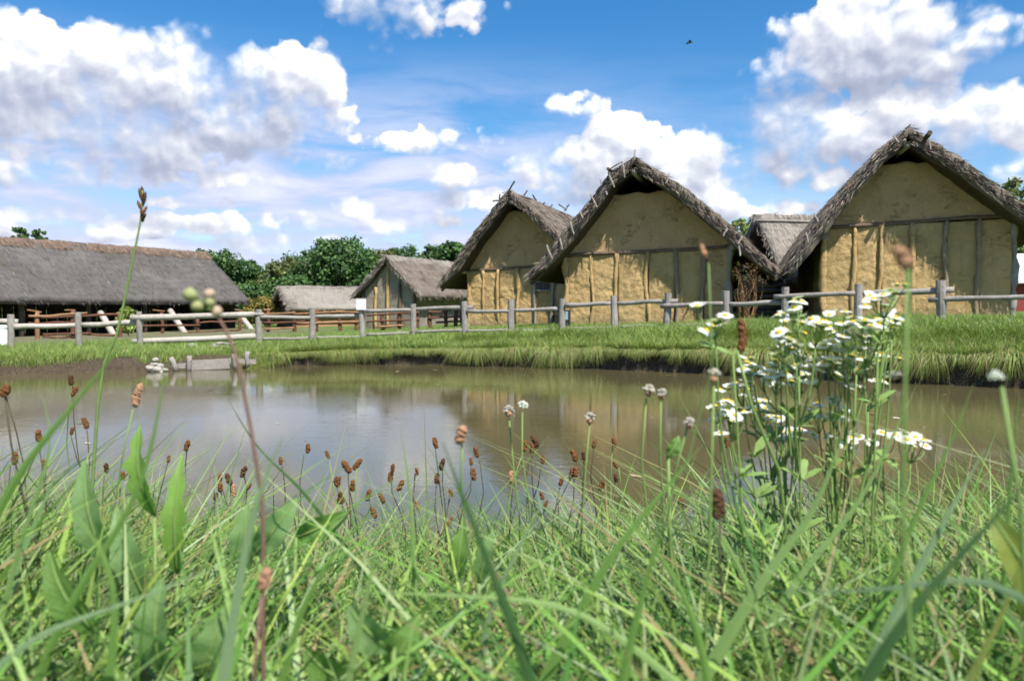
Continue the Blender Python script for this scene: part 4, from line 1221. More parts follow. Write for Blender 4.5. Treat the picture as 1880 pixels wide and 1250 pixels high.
for k_ in range(seg + 1):
    t = k_ / seg
    cen = base + np.column_stack([side * L * t, -out_ * L * (1.6 * t - .75 * t * t), L * (up_ * t - (up_ * (.3 + .7 * drp) + .8 * drp) * t * t)])
    ww = r_.uniform(.005, .011, N)[:, None] * (1 - .9 * t ** 2)
    S = np.column_stack([np.ones(N), r_.normal(0, .3, N), np.zeros(N)])
    rows.append(np.stack([cen - S * ww / 2, cen + S * ww / 2], 1))
V = np.concatenate(rows, 1).reshape(-1, 3); nvp = 2 * (seg + 1); b0 = np.arange(N) * nvp
q = np.concatenate([np.column_stack([b0 + 2 * k_, b0 + 2 * k_ + 1, b0 + 2 * k_ + 3, b0 + 2 * k_ + 2]) for k_ in range(seg)])
tag(mk('bank_fringe_grass', V, [q], M['grass'], col=np.repeat(cols, nvp, 0)), 'yellowish grass tufts drooping over the dark bank edge', 'grass', kind='stuff')

# leafy plant on the far bank edge
pc = at(741, 645, 19.7)
lp = thing('leafy_plant', (pc[0], pc[1], pc[2] - .2), 'bright leafy weed growing on the far bank edge below the small house', 'plant')
V, fc, col = leaf_cloud(np.array([at(x, y, 19.6) for x, y in ((722, 648), (735, 640), (748, 642), (757, 637), (728, 655))]), np.full(5, .17), 150, .14, np.array([(.17, .26, .06), (.13, .22, .05)]), 8)
mk('leaves', V, fc, M['leaf'], lp, col=col)
mb = MB()
for x, y in ((722, 648), (748, 642), (757, 637)): mb.add(*tube(bend(pc - [0, 0, .25], at(x, y, 19.6), .03, 4, x), .008, 5))
mb.build('stems', M['stem'], lp)

# near bank: thick meadow grass
r_ = np.random.default_rng(15)
N = 100000
y_ = .33 * np.exp(r_.random(N) * math.log(4.7 / .33))
x_ = r_.uniform(-1, 1, N) * (y_ * .74 + 1.0)
NT_ = 2600                                          # the grass grows in tufts
ty = .33 * np.exp(r_.random(NT_) * math.log(4.7 / .33)); tx = r_.uniform(-1, 1, NT_) * (ty * .74 + 1.0)
ti = r_.integers(0, NT_, N); tuft = r_.random(N) < .62
spread = r_.normal(0, 1, (N, 2)) * (.012 + .012 * y_)[:, None]
x_ = np.where(tuft, tx[ti] + spread[:, 0], x_); y_ = np.where(tuft, np.maximum(ty[ti] + spread[:, 1], .32), y_)
th = np.exp(r_.normal(0, .28, NT_))[ti]; tl = r_.normal(0, .25, (NT_, 2))[ti]; tcol = np.exp(r_.normal(0, .28, (NT_, 1)) + r_.normal(0, .08, (NT_, 3)))[ti]
z_ = ground_z(x_, y_)
keep = z_ > WATER - .02
tuft, spread, th, tl, tcol = tuft[keep], spread[keep], th[keep], tl[keep], tcol[keep]
x_, y_, z_ = x_[keep], y_[keep], z_[keep]; N = len(x_)
pxs = 940 + x_ / y_ * F
# sward height: low trodden patch in the middle, higher at the sides
hmap = np.interp(pxs, [-200, 0, 200, 420, 620, 800, 1000, 1200, 1450, 1700, 1900, 2100], [1.2, 1.15, 1.1, .95, .8, .78, .9, 1.0, 1.02, 1.1, 1.15, 1.2])
patch = fbm(np.column_stack([x_ * 3, y_ * 3, x_ * 0]), 51, 3)
h_ = (.06 + .36 * r_.random(N) ** 1.35) * hmap * (1 + .35 * patch)
h_ = h_ * np.where(tuft, th, .8)
tall = r_.random(N) < .035; h_[tall] *= r_.uniform(1.3, 1.9, tall.sum())
zlim = .5 - (np.interp(pxs, [0, 300, 600, 900, 1300, 1880], [800, 840, 915, 915, 880, 815]) - 563 + 300 * r_.random(N) ** 1.2 - 60) / F * y_
h_ = np.minimum(h_, np.maximum(zlim - z_, .03))
h_ *= np.clip((y_ - .2) / .35, .3, 1)
w_ = r_.uniform(.0035, .0095, N) * (1 + .35 * (r_.random(N) < .12))
lean = r_.normal(0, .45, (N, 2)) + np.where(tuft[:, None], spread / (.012 + .012 * y_)[:, None] * .38 + tl, r_.normal(0, .3, (N, 2)))
gc = grass_cols(N, 16, .16, ((.19, .32, .06), (.15, .275, .05), (.26, .37, .09), (.23, .34, .12), (.075, .165, .035)))
gc = np.minimum(np.where(tuft[:, None], gc * tcol, gc) * .92, np.array([.30, .38, .17]))
V, fc, cc = blades(np.column_stack([x_, y_, z_ - .008]), h_, w_, lean, r_.uniform(0, .55, N), 4, gc, 17)
NB = 13000                                           # broader leaves among the fine grass
yb = .36 * np.exp(r_.random(NB) * math.log(2.6 / .36)); xb = r_.uniform(-1, 1, NB) * (yb * .72 + .5); zb2 = ground_z(xb, yb)
pb = 940 + xb / yb * F
hb = r_.uniform(.10, .42, NB)
zl = .5 - (np.interp(pb, [0, 300, 600, 900, 1300, 1880], [830, 870, 945, 940, 905, 840]) - 563 + 340 * r_.random(NB) ** 1.1 - 60) / F * yb
hb = np.minimum(hb, np.maximum(zl - zb2, .03))
Vb, fb_, cb_ = blades(np.column_stack([xb, yb, zb2 - .008]), hb, r_.uniform(.005, .0125, NB) * np.where(yb < .8, 1.15, 1), r_.normal(0, .6, (NB, 2)), r_.uniform(.05, .6, NB), 7, grass_cols(NB, 26, .07, ((.18, .33, .065), (.25, .385, .11), (.115, .245, .045), (.29, .40, .18), (.065, .155, .035), (.24, .365, .07))), 27)
tag(mk('broad_meadow_grass', Vb, fb_, M['grass'], smooth=True, col=cb_), 'broader grass leaves standing among the fine near grass', 'grass', kind='stuff')
tag(mk('meadow_grass', V, fc, M['grass'], col=cc), 'thick green meadow grass on the near bank', 'grass', kind='stuff')

# low broad leaves (clover and the like) among the grass
N = 9000
y_ = .36 + 3.2 * r_.random(N) ** 1.3; x_ = r_.uniform(-1, 1, N) * (y_ * .72 + .6); z_ = ground_z(x_, y_)
zc = z_ + r_.uniform(.01, .13, N) * np.clip((y_ - .25) / .4, .2, 1)
nrm = np.column_stack([r_.normal(0, .5, N), r_.normal(-.2, .5, N), np.ones(N)]); nrm /= np.linalg.norm(nrm, axis=1)[:, None]
t1 = np.cross(nrm, r_.normal(size=(N, 3))); t1 /= np.linalg.norm(t1, axis=1)[:, None]; t2 = np.cross(nrm, t1)
cen = np.column_stack([x_, y_, zc]); sz = r_.uniform(.005, .012, N)
Vs = []
for k_ in range(3):
    a_ = 2 * math.pi * k_ / 3
    d1 = t1 * math.cos(a_) + t2 * math.sin(a_); d2 = -t1 * math.sin(a_) + t2 * math.cos(a_)
    for (u, v2, up) in ((0, 0, 0), (.7, .55, .12), (1.35, .62, .05), (1.6, 0, -.05), (1.35, -.62, .05), (.7, -.55, .12)):
        Vs.append(cen + (d1 * u + d2 * v2 + nrm * up) * sz[:, None])
V = np.stack(Vs, 1).reshape(-1, 3); b0 = np.arange(N) * 18
f4 = np.concatenate([np.column_stack([b0 + 6 * k_, b0 + 6 * k_ + 1, b0 + 6 * k_ + 2, b0 + 6 * k_ + 3]) for k_ in range(3)] + [np.column_stack([b0 + 6 * k_, b0 + 6 * k_ + 3, b0 + 6 * k_ + 4, b0 + 6 * k_ + 5]) for k_ in range(3)])
cols = grass_cols(N, 19, .03, ((.10, .19, .04), (.13, .22, .06), (.08, .16, .035)))
tag(mk('clover_leaves', V, [f4], M['grass'], col=np.repeat(cols, 18, 0)), 'small clover leaves scattered low in the near grass', 'ground cover', kind='stuff')

# flecks floating on the pond
N = 420
x_ = r_.uniform(-11, 9, N); y_ = r_.uniform(4.9, 18, N); keep = y_ < shore_far(x_) - .25; x_, y_ = x_[keep], y_[keep]; N = len(x_)
a_ = r_.uniform(0, 6.28, N); l_ = r_.uniform(.006, .03, N) * (1 + (r_.random(N) < .08) * 2.5)
d1 = np.column_stack([np.cos(a_), np.sin(a_), np.zeros(N)]) * l_[:, None]; d2 = np.column_stack([-np.sin(a_), np.cos(a_), np.zeros(N)]) * (l_ * r_.uniform(.2, .6, N))[:, None]
c_ = np.column_stack([x_, y_, np.full(N, WATER + .004)])
V = np.stack([c_ - d1, c_ + d2, c_ + d1 + [0, 0, .004], c_ - d2], 1).reshape(-1, 3)
cols = np.array([(.30, .24, .13), (.42, .38, .28), (.13, .15, .05), (.18, .12, .06)])[r_.integers(0, 4, N)]
tag(mk('floating_litter', V, [np.arange(N * 4).reshape(-1, 4)], M['straw'], col=np.repeat(cols, 4, 0)), 'tiny bits of straw and leaf floating on the pond', 'litter', kind='stuff')

# ------------------------------------------------------------------ single plants of the near bank
def catmull(P, n):
    P = np.asarray(P, float)
    Q = np.concatenate([[2 * P[0] - P[1]], P, [2 * P[-1] - P[-2]]]); o = []
    m_ = len(P) - 1
    for t in np.linspace(0, m_, n):
        i = min(int(t), m_ - 1); f = t - i
        a, b, c, d = Q[i:i + 4]
        o.append(.5 * ((2 * b) + (c - a) * f + (2 * a - 5 * b + 4 * c - d) * f * f + (3 * b - a - 3 * c + d) * f ** 3))
    return np.array(o)
def ground_foot(p, lean=(0, 0)):
    x, y = p[0] + lean[0], p[1] + lean[1]
    return np.array([x, y, gz(x, y) - .01])
def hero_blade(pts, wpx, Y, col, label, root_end=0, Ytip=None, fold=.35, tip=True, name='long_grass', cat='grass', mat='blade'):
    """long single blade: centre line through pixels at depth Y, keeled like a real blade"""
    n_ = 30
    Ys = np.linspace(Y, Ytip if Ytip else Y, len(pts))
    Pw = [at(*p, yy) for p, yy in zip(pts, Ys)]
    d0 = unit(Pw[0] - Pw[1]); d0[2] = min(d0[2], -.35); d0 = unit(d0)
    f = Pw[0] + d0 * .03
    for _ in range(40):
        if f[2] < gz(f[0], f[1]): break
        f = f + d0 * .02; d0[2] -= .06; d0 = unit(d0)
    if Pw[0][2] > gz(Pw[0][0], Pw[0][1]): Pw = [f] + Pw
    P = catmull(Pw, 60)
    ln_ = np.concatenate([[0], np.cumsum(np.linalg.norm(np.diff(P, axis=0), axis=1))])
    P = np.column_stack([np.interp(np.linspace(0, ln_[-1], n_), ln_, P[:, k_]) for k_ in range(3)])
    for _ in range(4): P[1:-1] = P[1:-1] * .5 + (P[:-2] + P[2:]) * .25
    t = np.linspace(0, 1, n_)
    wd = wpx / F * Y * np.minimum(1, .55 + t * 1.6) * (np.clip((1 - t) / .45, 0.02, 1) ** .8 if tip else 1) / 2
    V = []
    for i in range(n_):
        tg = unit(P[min(i + 1, n_ - 1)] - P[max(i - 1, 0)])
        view = unit(P[i] - np.array([.05, -.1, CAMZ + .25]))
        s = unit(np.cross(tg, view)); nn = np.cross(s, tg)
        V += [P[i] - s * wd[i] + nn * wd[i] * fold, P[i], P[i] + s * wd[i] + nn * wd[i] * fold]
    Fc = []
    for i in range(n_ - 1):
        for k_ in (0, 1): Fc.append((3 * i + k_, 3 * i + k_ + 1, 3 * i + k_ + 4, 3 * i + k_ + 3))
    o = mk(name, V, Fc, M[mat], None, loc=P[0], smooth=False, col=np.tile(col, (len(V), 1)), vecattr=np.column_stack([np.tile([-1, 0, 1], n_) + len(label) * 3.1, np.repeat(t * ln_[-1] * 10, 3), np.zeros(3 * n_)]))
    tag(o, label, cat, 'single long grass blades close by')
    return o
LG, MG, DG, BG_ = (.24, .37, .12), (.155, .29, .06), (.035, .105, .025), (.25, .36, .19)
for a in [([(0, 930), (90, 800), (178, 690), (236, 615)], 24, .50, MG, 'long green blade slanting up from the left edge over the bank'),
          ([(975, 1250), (915, 1080), (848, 908), (812, 810)], 30, .42, DG, 'thick dark green blade leaning left in the lower middle'),
          ([(1590, 1250), (1700, 1092), (1800, 978), (1900, 872)], 36, .36, DG, 'thick dark blade running diagonally across the lower right corner'),
          ([(1900, 1104), (1740, 1092), (1600, 1083), (1410, 1086)], 26, .38, (.11, .19, .10), 'level bluish green blade lying across the lower right'),
          ([(1595, 1240), (1664, 1090), (1740, 945), (1808, 825)], 26, .52, BG_, 'pale grey-green blade crossing the thick dark blade at lower right'),
          ([(1395, 1072), (1470, 985), (1520, 880), (1552, 780)], 26, .55, LG, 'broad light green blade standing in front of the white daisies'),
          ([(1468, 1058), (1560, 953), (1630, 820), (1684, 705)], 14, .65, LG, 'slim pale blade slanting right beneath the daisies'),
          ([(1660, 1000), (1741, 830), (1787, 705)], 15, .55, MG, 'slim dark green blade pointing up right beside the daisies'),
          ([(1094, 1067), (1160, 975), (1212, 908), (1290, 815)], 22, .55, MG, 'broad blade slanting right in the lower centre right'),
          ([(1144, 1250), (1180, 1090), (1226, 935)], 26, .45, MG, 'upright green blade rising from the bottom right of centre'),
          ([(1135, 1163), (962, 1104), (825, 1092), (620, 1084)], 18, .48, LG, 'long pale blade arching level across the bottom centre'),
          ([(761, 1058), (752, 899), (736, 785)], 11, .7, LG, 'thin upright pale blade just left of centre'),
          ([(410, 1250), (433, 1113), (465, 931), (520, 800)], 28, .45, BG_, 'broad pale blade rising at lower left of centre'),
          ([(68, 1250), (137, 1090), (255, 908), (292, 748), (308, 660)], 18, .5, MG, 'tall dark green blade rising past the broad dock leaves'),
          ([(0, 1215), (130, 1150), (300, 1080), (420, 1030)], 20, .42, BG_, 'pale blade lying slanted across the lower left corner'),
          ([(560, 905), (490, 850), (445, 780), (412, 720)], 9, .8, DG, 'thin dark blade leaning left over the water'),
          ([(640, 1250), (668, 1120), (690, 1010), (700, 950)], 20, .45, LG, 'upright pale blade at the bottom, left of centre'),
          ([(880, 1250), (900, 1120), (960, 990), (1010, 900)], 16, .6, BG_, 'pale blade leaning right in the bottom centre'),
          ([(1300, 1250), (1270, 1120), (1200, 1000), (1120, 930)], 20, .5, MG, 'green blade arching left at the bottom right of centre'),
          ([(200, 1250), (215, 1120), (190, 1000), (110, 920)], 22, .45, MG, 'broad green blade bending left at the lower left'),
          ([(1420, 1250), (1380, 1090), (1310, 960), (1190, 850)], 14, .6, LG, 'long thin blade leaning left below the daisies'),
          ([(1780, 1250), (1850, 1120), (1880, 1000)], 26, .42, (.24, .28, .06), 'yellow green blade at the lower right edge'),
          ([(520, 1250), (560, 1100), (640, 980), (690, 930)], 18, .5, MG, 'green blade leaning right at the bottom, left of centre'),
          ([(1850, 960), (1858, 850), (1872, 720)], 12, .6, MG, 'upright thin blade at the right edge'),
          ([(20, 1060), (60, 930), (100, 800), (75, 720)], 12, .6, LG, 'upright thin blade near the left edge')]:
    hero_blade(*a)

def stem_pts(head, foot, n_=8, seed=0, amp=.012):
    return bend(foot, head, amp, n_, seed)
def plantain(px, py, Y, hp, label=None, group=None, foot_dx=0, mat='seed', smat='stem_dark', tilt=0, seed=0, wr=.42, name='plantain', stem_w=1.0):
    """ribwort plantain: thin stalk and short cylindrical head, hp = head length in pixels"""
    Hd = at(px, py, Y); L = hp / F * Y
    foot = ground_foot(Hd, (foot_dx / F * Y, random.uniform(-.02, .05)))
    ax_ = unit(np.array([math.sin(tilt), .1 * math.sin(seed * 2.1), math.cos(tilt)]))
    root = thing(name, foot, label or 'small brown plantain seed head on a thin stalk before the pond water', 'plant', group or 'brown plantain heads along the near shore')
    b0 = Hd - ax_ * L * .45
    mb = MB(); mb.add(*tube(stem_pts(b0, foot, 9, seed, .03), np.linspace(.0008, .0011, 9)[::-1] * 1.15 * stem_w, 5)); mb.build('stalk', M[smat], root, smooth=True)
    # head: knobbly cylinder
    ts = np.linspace(0, 1, 15); rad = L * wr / 2 * np.interp(ts, [0, .08, .2, .5, .8, .93, 1], [.4, .8, 1, 1.0, .92, .7, .25])
    cl_ = np.array([b0 + ax_ * L * t for t in ts]); cl_[:, 0] += .12 * L * np.sin(ts * 2.5 + seed) * (1 if seed % 3 else 1.6)
    V, fc = tube(cl_, rad, 10, True)
    c = np.repeat(cl_, 10, 0)
    V = c + (V - c) * (1 + np.random.default_rng(seed).uniform(-.28, .3, len(V)))[:, None]
    mk('seed_head', V, fc, M[mat], root, smooth=False)
    return root
z6 = lambda x, y: (620 + x / 2.194, 680 + y / 2.194)
z5 = lambda x, y: (x / 2.194, 680 + y / 2.194)
z7 = lambda x, y: (1240 + x / 2.194, 680 + y / 2.194)
PL = [z6(*q) for q in [(395, 293), (425, 380), (405, 437), (533, 368), (562, 330), (546, 420), (316, 408), (250, 465), (215, 430), (225, 395), (120, 503), (140, 575), (175, 515), (65, 465), (35, 390), (80, 380),
     (10, 515), (5, 450), (50, 560), (318, 547), (225, 720), (452, 495), (450, 610), (755, 305), (788, 290), (780, 315), (825, 360), (705, 430), (825, 505), (843, 540), (945, 345), (992, 345),
     (1035, 297), (940, 415), (955, 410), (902, 447), (1028, 482), (1062, 462), (1107, 290), (1120, 380), (1118, 435)]] + \
     [z5(*q) for q in [(1237, 315), (1320, 340), (1395, 392), (1357, 447), (1370, 515), (983, 410), (882, 435), (885, 470), (925, 440), (945, 485), (1000, 470), (865, 510), (1127, 365), (755, 305), (682, 358), (500, 425),
     (427, 395), (185, 380), (340, 215), (155, 265), (55, 355), (290, 245), (20, 85), (295, 85), (290, 40)]] + [z7(*q) for q in [(210, 290), (30, 540), (505, 515)]]
pr_ = random.Random(21)
ONES = 'zeroth first second third fourth fifth sixth seventh eighth ninth tenth eleventh twelfth thirteenth fourteenth fifteenth sixteenth seventeenth eighteenth nineteenth'.split()
def ordinal(k):
    if k < 20: return ONES[k]
    t_, o_ = divmod(k, 10); w = {2: 'twent', 3: 'thirt', 4: 'fort', 5: 'fift', 6: 'sixt', 7: 'sevent'}[t_]
    return w + 'ieth' if o_ == 0 else w + 'y-' + ONES[o_]
PL.sort()
for i, (px, py) in enumerate(PL):
    Y = pr_.uniform(1.15, 1.6)
    plantain(px, py, Y, pr_.uniform(14, 25), 'small brown plantain head before the pond, %s from the left' % ordinal(i + 1), None, pr_.uniform(-45, 45), pr_.choice(['seed', 'seed', 'seed_dark', 'seed', 'seed_pink' if i % 4 == 0 else 'seed']),
             pr_.choice(['stem_dark', 'stem', 'stem_dark']), pr_.uniform(-.35, .35), i)
G_ = 'larger seed heads close by'
plantain(848, 800, .62, 36, 'blurred orange-brown seed head on a stalk left of the picture centre', G_, 10, 'seed_pink', 'stem', 0, 80, .52)
plantain(1313, 928, .6, 62, 'large dark brown curled seed head below the daisies', G_, 60, 'seed_dark', 'stem_dark', -.45, 81, .42)
plantain(1356, 620, .75, 64, 'tall narrow brown seed head left of the white daisies', G_, 110, 'seed', 'stem', 0, 82, .24, stem_w=1.6)
plantain(1656, 476, .33, 44, 'blurred pinkish seed head standing above the right fence', G_, 40, 'seed_pink', 'stem', -.35, 83, .55, stem_w=.8)
plantain(1293, 462, .55, 26, 'slim stalk with pale seed head in front of the middle house', G_, -70, 'seed_pink', 'stem', 0, 84, .4, stem_w=.55)
plantain(256, 728, .95, 46, 'pale slender seed head leaning right at upper left of the pond', G_, -60, 'seed_pink', 'stem', .3, 85, .3)
plantain(490, 1065, .42, 44, 'brownish seed head low in the grass at lower left', G_, 10, 'seed_pink', 'stem_red', 0, 86, .5)
plantain(8, 718, .8, 24, 'round brown seed head on dark stalk at the left edge', G_, 0, 'seed', 'stem_dark', 0, 87, .6)
# brown curled dead leaf head at the left
# tall grass stem with dark spikelets
tp = [at(*p, 1.05) for p in ((180, 740), (215, 612), (241, 490), (258, 405), (262, 350))]
ft = ground_foot(tp[0], (-.03, 0))
tg = thing('grass_stalk', ft, 'tall single grass stalk with dark seed spikelets in front of the long shed roof', 'grass')
V, fc = tube(catmull([ft] + tp, 16), np.linspace(.0022, .0009, 16), 6); mk('stalk', V, fc, M['stem'], tg, smooth=True)
for k_, (x0, y0, x1, y1) in enumerate([(262, 372, 255, 345), (262, 380, 268, 352), (261, 395, 270, 378), (260, 405, 268, 392), (261, 388, 252, 368), (263, 362, 260, 342), (262, 398, 258, 384), (262, 408, 262, 398)]):
    a_, b_ = at(x0, y0, 1.05), at(x1, y1, 1.045 + .004 * (k_ % 3)); 
    V, fc = tube(np.array([a_, a_ * .6 + b_ * .4, a_ * .25 + b_ * .75, b_]), np.array([.0008, .0022, .002, .0004]), 6); mk('spikelet', V, fc, M['seed_dark' if k_ % 2 else 'seed'], tg, smooth=True)
# reddish stem with blurred buds, close to the lens
bp_ = [at(*p, .5) for p in ((483, 1209), (483, 953), (474, 871), (451, 735), (425, 630), (392, 568))]
ft = ground_foot(bp_[0])
bs = thing('bud_stem', ft, 'reddish leaning stem carrying pale round buds in front of the long shed', 'plant')
V, fc = tube(catmull([ft] + bp_, 22), np.linspace(.0016, .0009, 22), 6); mk('stem', V, fc, M['stem_red'], bs, smooth=True)
M['bud'] = mat_plain('pale_green_bud', (.34, .36, .16), .7, .25, 200, .2, .2)
M['bud_pink'] = mat_plain('pale_pink_bud', (.50, .38, .27), .7, .25, 200, .2, .2)
def ball(c, r, n_=10, m_=7, sq=1.0, seed=0, amp=.2):
    vs = np.array([[math.cos(2 * math.pi * i / n_) * math.sin(math.pi * j / (m_ - 1)), math.sin(2 * math.pi * i / n_) * math.sin(math.pi * j / (m_ - 1)), math.cos(math.pi * j / (m_ - 1)) * sq] for i in range(n_) for j in range(m_)])
    V = np.asarray(c) + vs * r * (1 + amp * vnoise(vs * 2.5 + seed, seed))[:, None]
    return V, [(i * m_ + j, i * m_ + j + 1, ((i + 1) % n_) * m_ + j + 1, ((i + 1) % n_) * m_ + j) for i in range(n_) for j in range(m_ - 1)]
for k_, (x, y, r_px, mt) in enumerate([(349, 541, 14, 'bud'), (384, 540, 11, 'bud_pink'), (362, 563, 11, 'bud'), (398, 572, 11, 'bud_pink'), (385, 556, 9, 'bud')]):
    c = at(x, y, .49 + .01 * (k_ % 2)); V, fc = ball(c, r_px / F * .5, 10, 7, .9, k_); mk('bud', V, fc, M[mt], bs, smooth=True)
    V, fc = tube(bend(bp_[-1], c, .002, 4, k_), .0007, 5); mk('bud_stalk', V, fc, M['stem'], bs, smooth=True)

# white clover heads on stalks
def clover(px, py, Y, rpx, label, dx=0, seed=0, brown=True):
    c = at(px, py, Y); ft = ground_foot(c, (dx / F * Y, 0)); r = rpx / F * Y * .85
    root = thing('clover_flower', ft, label, 'flower', 'white clover heads on stalks')
    V, fc = tube(bend(ft, c - [0, 0, r], .02, 8, seed), .001, 6); mk('stalk', V, fc, M['stem'], root, smooth=True)
    mb = MB(); rr = random.Random(seed)
    for k_ in range(34):
        a = rr.uniform(0, 6.28); e = rr.uniform(-.2, 1.5)
        d = np.array([math.cos(a) * math.cos(e), math.sin(a) * math.cos(e), math.sin(e)])
        mb.add(*tube(np.array([c + d * r * .2, c + d * r * .75 + [0, 0, .1 * r], c + d * r * 1.1]), [r * .1, r * .17, r * .03], 5))
    mb.build('petals', M['petal_fade' if brown else 'petal'], root)
    if brown:
        V, fc = ball(c - [0, 0, r * .45], r * .62, 9, 6, .8, seed); mk('faded_petals', V, fc, M['seed_pink'], root, smooth=True)
clover(960, 746, .95, 12, 'white clover head, right one of the pair over the pond', -14, 1, False)
clover(934, 755, .97, 13, 'fading white clover head, left one of the pair over the pond', 5, 2)
clover(1083, 768, .95, 13, 'fading clover head on a stalk over the brown reflection', -30, 3)
clover(1191, 717, .8, 14, 'fading clover head in front of the far bank, right of centre', 25, 4)
clover(1215, 724, .82, 13, 'smaller clover head beside the fading one, right of centre', 0, 5)
clover(1266, 777, .75, 13, 'whitish clover head left of the daisies over the brown water', -20, 6)
clover(1828, 694, .4, 16, 'blurred white flower head at the right edge over the bank', 40, 7, False)
clover(1310, 690, .6, 16, 'greyish flower head in front of the dark bank, left of the daisies', -60, 8)

# ------------------------------------------------------------------ fleabane daisies
def flower_meshes():
    out_ = []
    for var in range(3):
        rr = random.Random(var); np_ = 20; mb = MB(); droop = (.0, -.25, .3)[var]
        for k_ in range(np_):
            a = 2 * math.pi * k_ / np_ + rr.uniform(-.06, .06); L = rr.uniform(.85, 1.05); w = .15
            d = np.array([math.cos(a), math.sin(a), 0]); s = np.array([-math.sin(a), math.cos(a), 0])
            zz = droop + rr.uniform(-.1, .1)
            p1 = d * .35 + [0, 0, .02]; p2 = d * (.35 + (L - .35) * .6) + [0, 0, zz * .35]; p3 = d * L + [0, 0, zz * .8]
            mb.add(np.array([p1 - s * w * .5, p1 + s * w * .5, p2 + s * w, p2 - s * w, p3 + s * w * .55, p3 - s * w * .55]), [(0, 1, 2, 3), (3, 2, 4, 5)])
        me = raw_mesh('petals', np.concatenate(mb.V), mb.Fc); me.materials.append(M['petal']); out_.append(me)
    V = []; Fc = []
    n_ = 9
    for j, (rr_, z_) in enumerate(((.34, .0), (.32, .12), (.2, .2))):
        for k_ in range(n_): V.append([rr_ * math.cos(2 * math.pi * k_ / n_), rr_ * math.sin(2 * math.pi * k_ / n_), z_])
    V.append([0, 0, .23])
    for j in range(2):
        for k_ in range(n_): Fc.append((j * n_ + k_, j * n_ + (k_ + 1) % n_, (j + 1) * n_ + (k_ + 1) % n_, (j + 1) * n_ + k_))
    for k_ in range(n_): Fc.append((2 * n_ + k_, 2 * n_ + (k_ + 1) % n_, 3 * n_))
    dm = raw_mesh('flower_disc', V, Fc, True); dm.materials.append(M['disc'])
    # green cup under the petals
    V, Fc = tube(np.array([[0, 0, -.38], [0, 0, -.22], [0, 0, -.02]]), [.12, .34, .40], 9); gm = raw_mesh('calyx', V, Fc, True); gm.materials.append(M['stem'])
    return out_, dm, gm
PET, DISC, CUP = flower_meshes()
z8 = lambda x, y: (1220 + x / 2.604, 420 + y / 2.604)
FL = [z8(*q) for q in [(157, 370), (290, 415), (265, 440), (235, 465), (200, 485), (655, 348), (620, 378), (1150, 265), (1085, 300), (1045, 315), (975, 340), (1000, 335), (570, 405), (800, 405), (580, 475), (545, 495),
    (620, 440), (660, 450), (710, 440), (750, 460), (770, 440), (790, 470), (810, 490), (725, 550), (870, 465), (900, 445), (935, 440), (960, 445), (985, 465), (1010, 430), (1040, 430), (1085, 430), (1095, 445), (900, 485),
    (940, 510), (985, 510), (520, 575), (560, 560), (590, 545), (630, 540), (610, 580), (575, 590), (790, 530), (830, 520), (880, 500), (385, 625), (375, 668), (530, 630), (520, 650), (480, 690), (510, 690), (540, 700),
    (550, 725), (605, 740), (620, 710), (650, 695), (675, 700), (700, 720), (710, 660), (760, 640), (790, 625), (810, 640), (850, 650), (885, 650), (820, 590), (850, 580), (880, 575), (830, 700), (860, 715), (885, 755),
    (945, 620), (970, 630), (1000, 580), (1040, 600), (1015, 725), (900, 605), (310, 755), (345, 750), (375, 785), (410, 800), (430, 830), (245, 845), (225, 860), (300, 840), (325, 845), (290, 875), (340, 895), (280, 905),
    (315, 905), (440, 865), (480, 820), (495, 900), (520, 890), (735, 835), (800, 805), (765, 910), (720, 890), (800, 895), (830, 900), (790, 980), (905, 965), (850, 1010), (895, 1020), (600, 965), (565, 975), (590, 1000),
    (650, 960), (655, 1005), (610, 1000), (400, 1108), (990, 1015), (1100, 985), (1150, 995), (1200, 995), (1240, 1010), (1180, 990)]]
# plants: centre of the flower cluster, foot pixel x, depth, label
fj = random.Random(31)
FL += [(x + fj.gauss(0, 14), y + fj.gauss(2, 10)) for (x, y) in FL * 2 if fj.random() < .72 and x > 1330]
FP = [((1318, 585), 1400, .80, 'small fleabane sprig with a row of daisies, leftmost and in front of the fence'),
      ((1455, 600), 1475, .90, 'tall fleabane with the dense upper left bunch of white daisies'),
      ((1585, 600), 1560, .92, 'tall fleabane with the dense upper right bunch of white daisies'),
      ((1625, 540), 1590, .86, 'tallest fleabane with daisies reaching up to the fence rail'),
      ((1435, 690), 1470, .95, 'fleabane with daisies over the dark bank, left middle of the bunch'),
      ((1525, 672), 1535, .93, 'fleabane with daisies over the dark bank, middle of the bunch'),
      ((1350, 755), 1440, .90, 'low left fleabane with small daisies over the brown water'),
      ((1390, 735), 1450, 1.0, 'thin fleabane with few daisies beside the low left one'),
      ((1525, 790), 1520, .98, 'low fleabane with daisies in the middle over the water'),
      ((1450, 795), 1480, 1.05, 'low fleabane with a small cluster under the main bunch'),
      ((1660, 805), 1640, .92, 'low right fleabane with a flat row of daisies'),
      ((1600, 690), 1585, .97, 'fleabane with scattered daisies at the right of the bunch')]
cl = [[] for _ in FP]
for (x, y) in FL:
    k_ = min(range(len(FP)), key=lambda i: math.hypot(x - FP[i][0][0], (y - FP[i][0][1]) * 1.2)); cl[k_].append((x, y))
fr = random.Random(9)
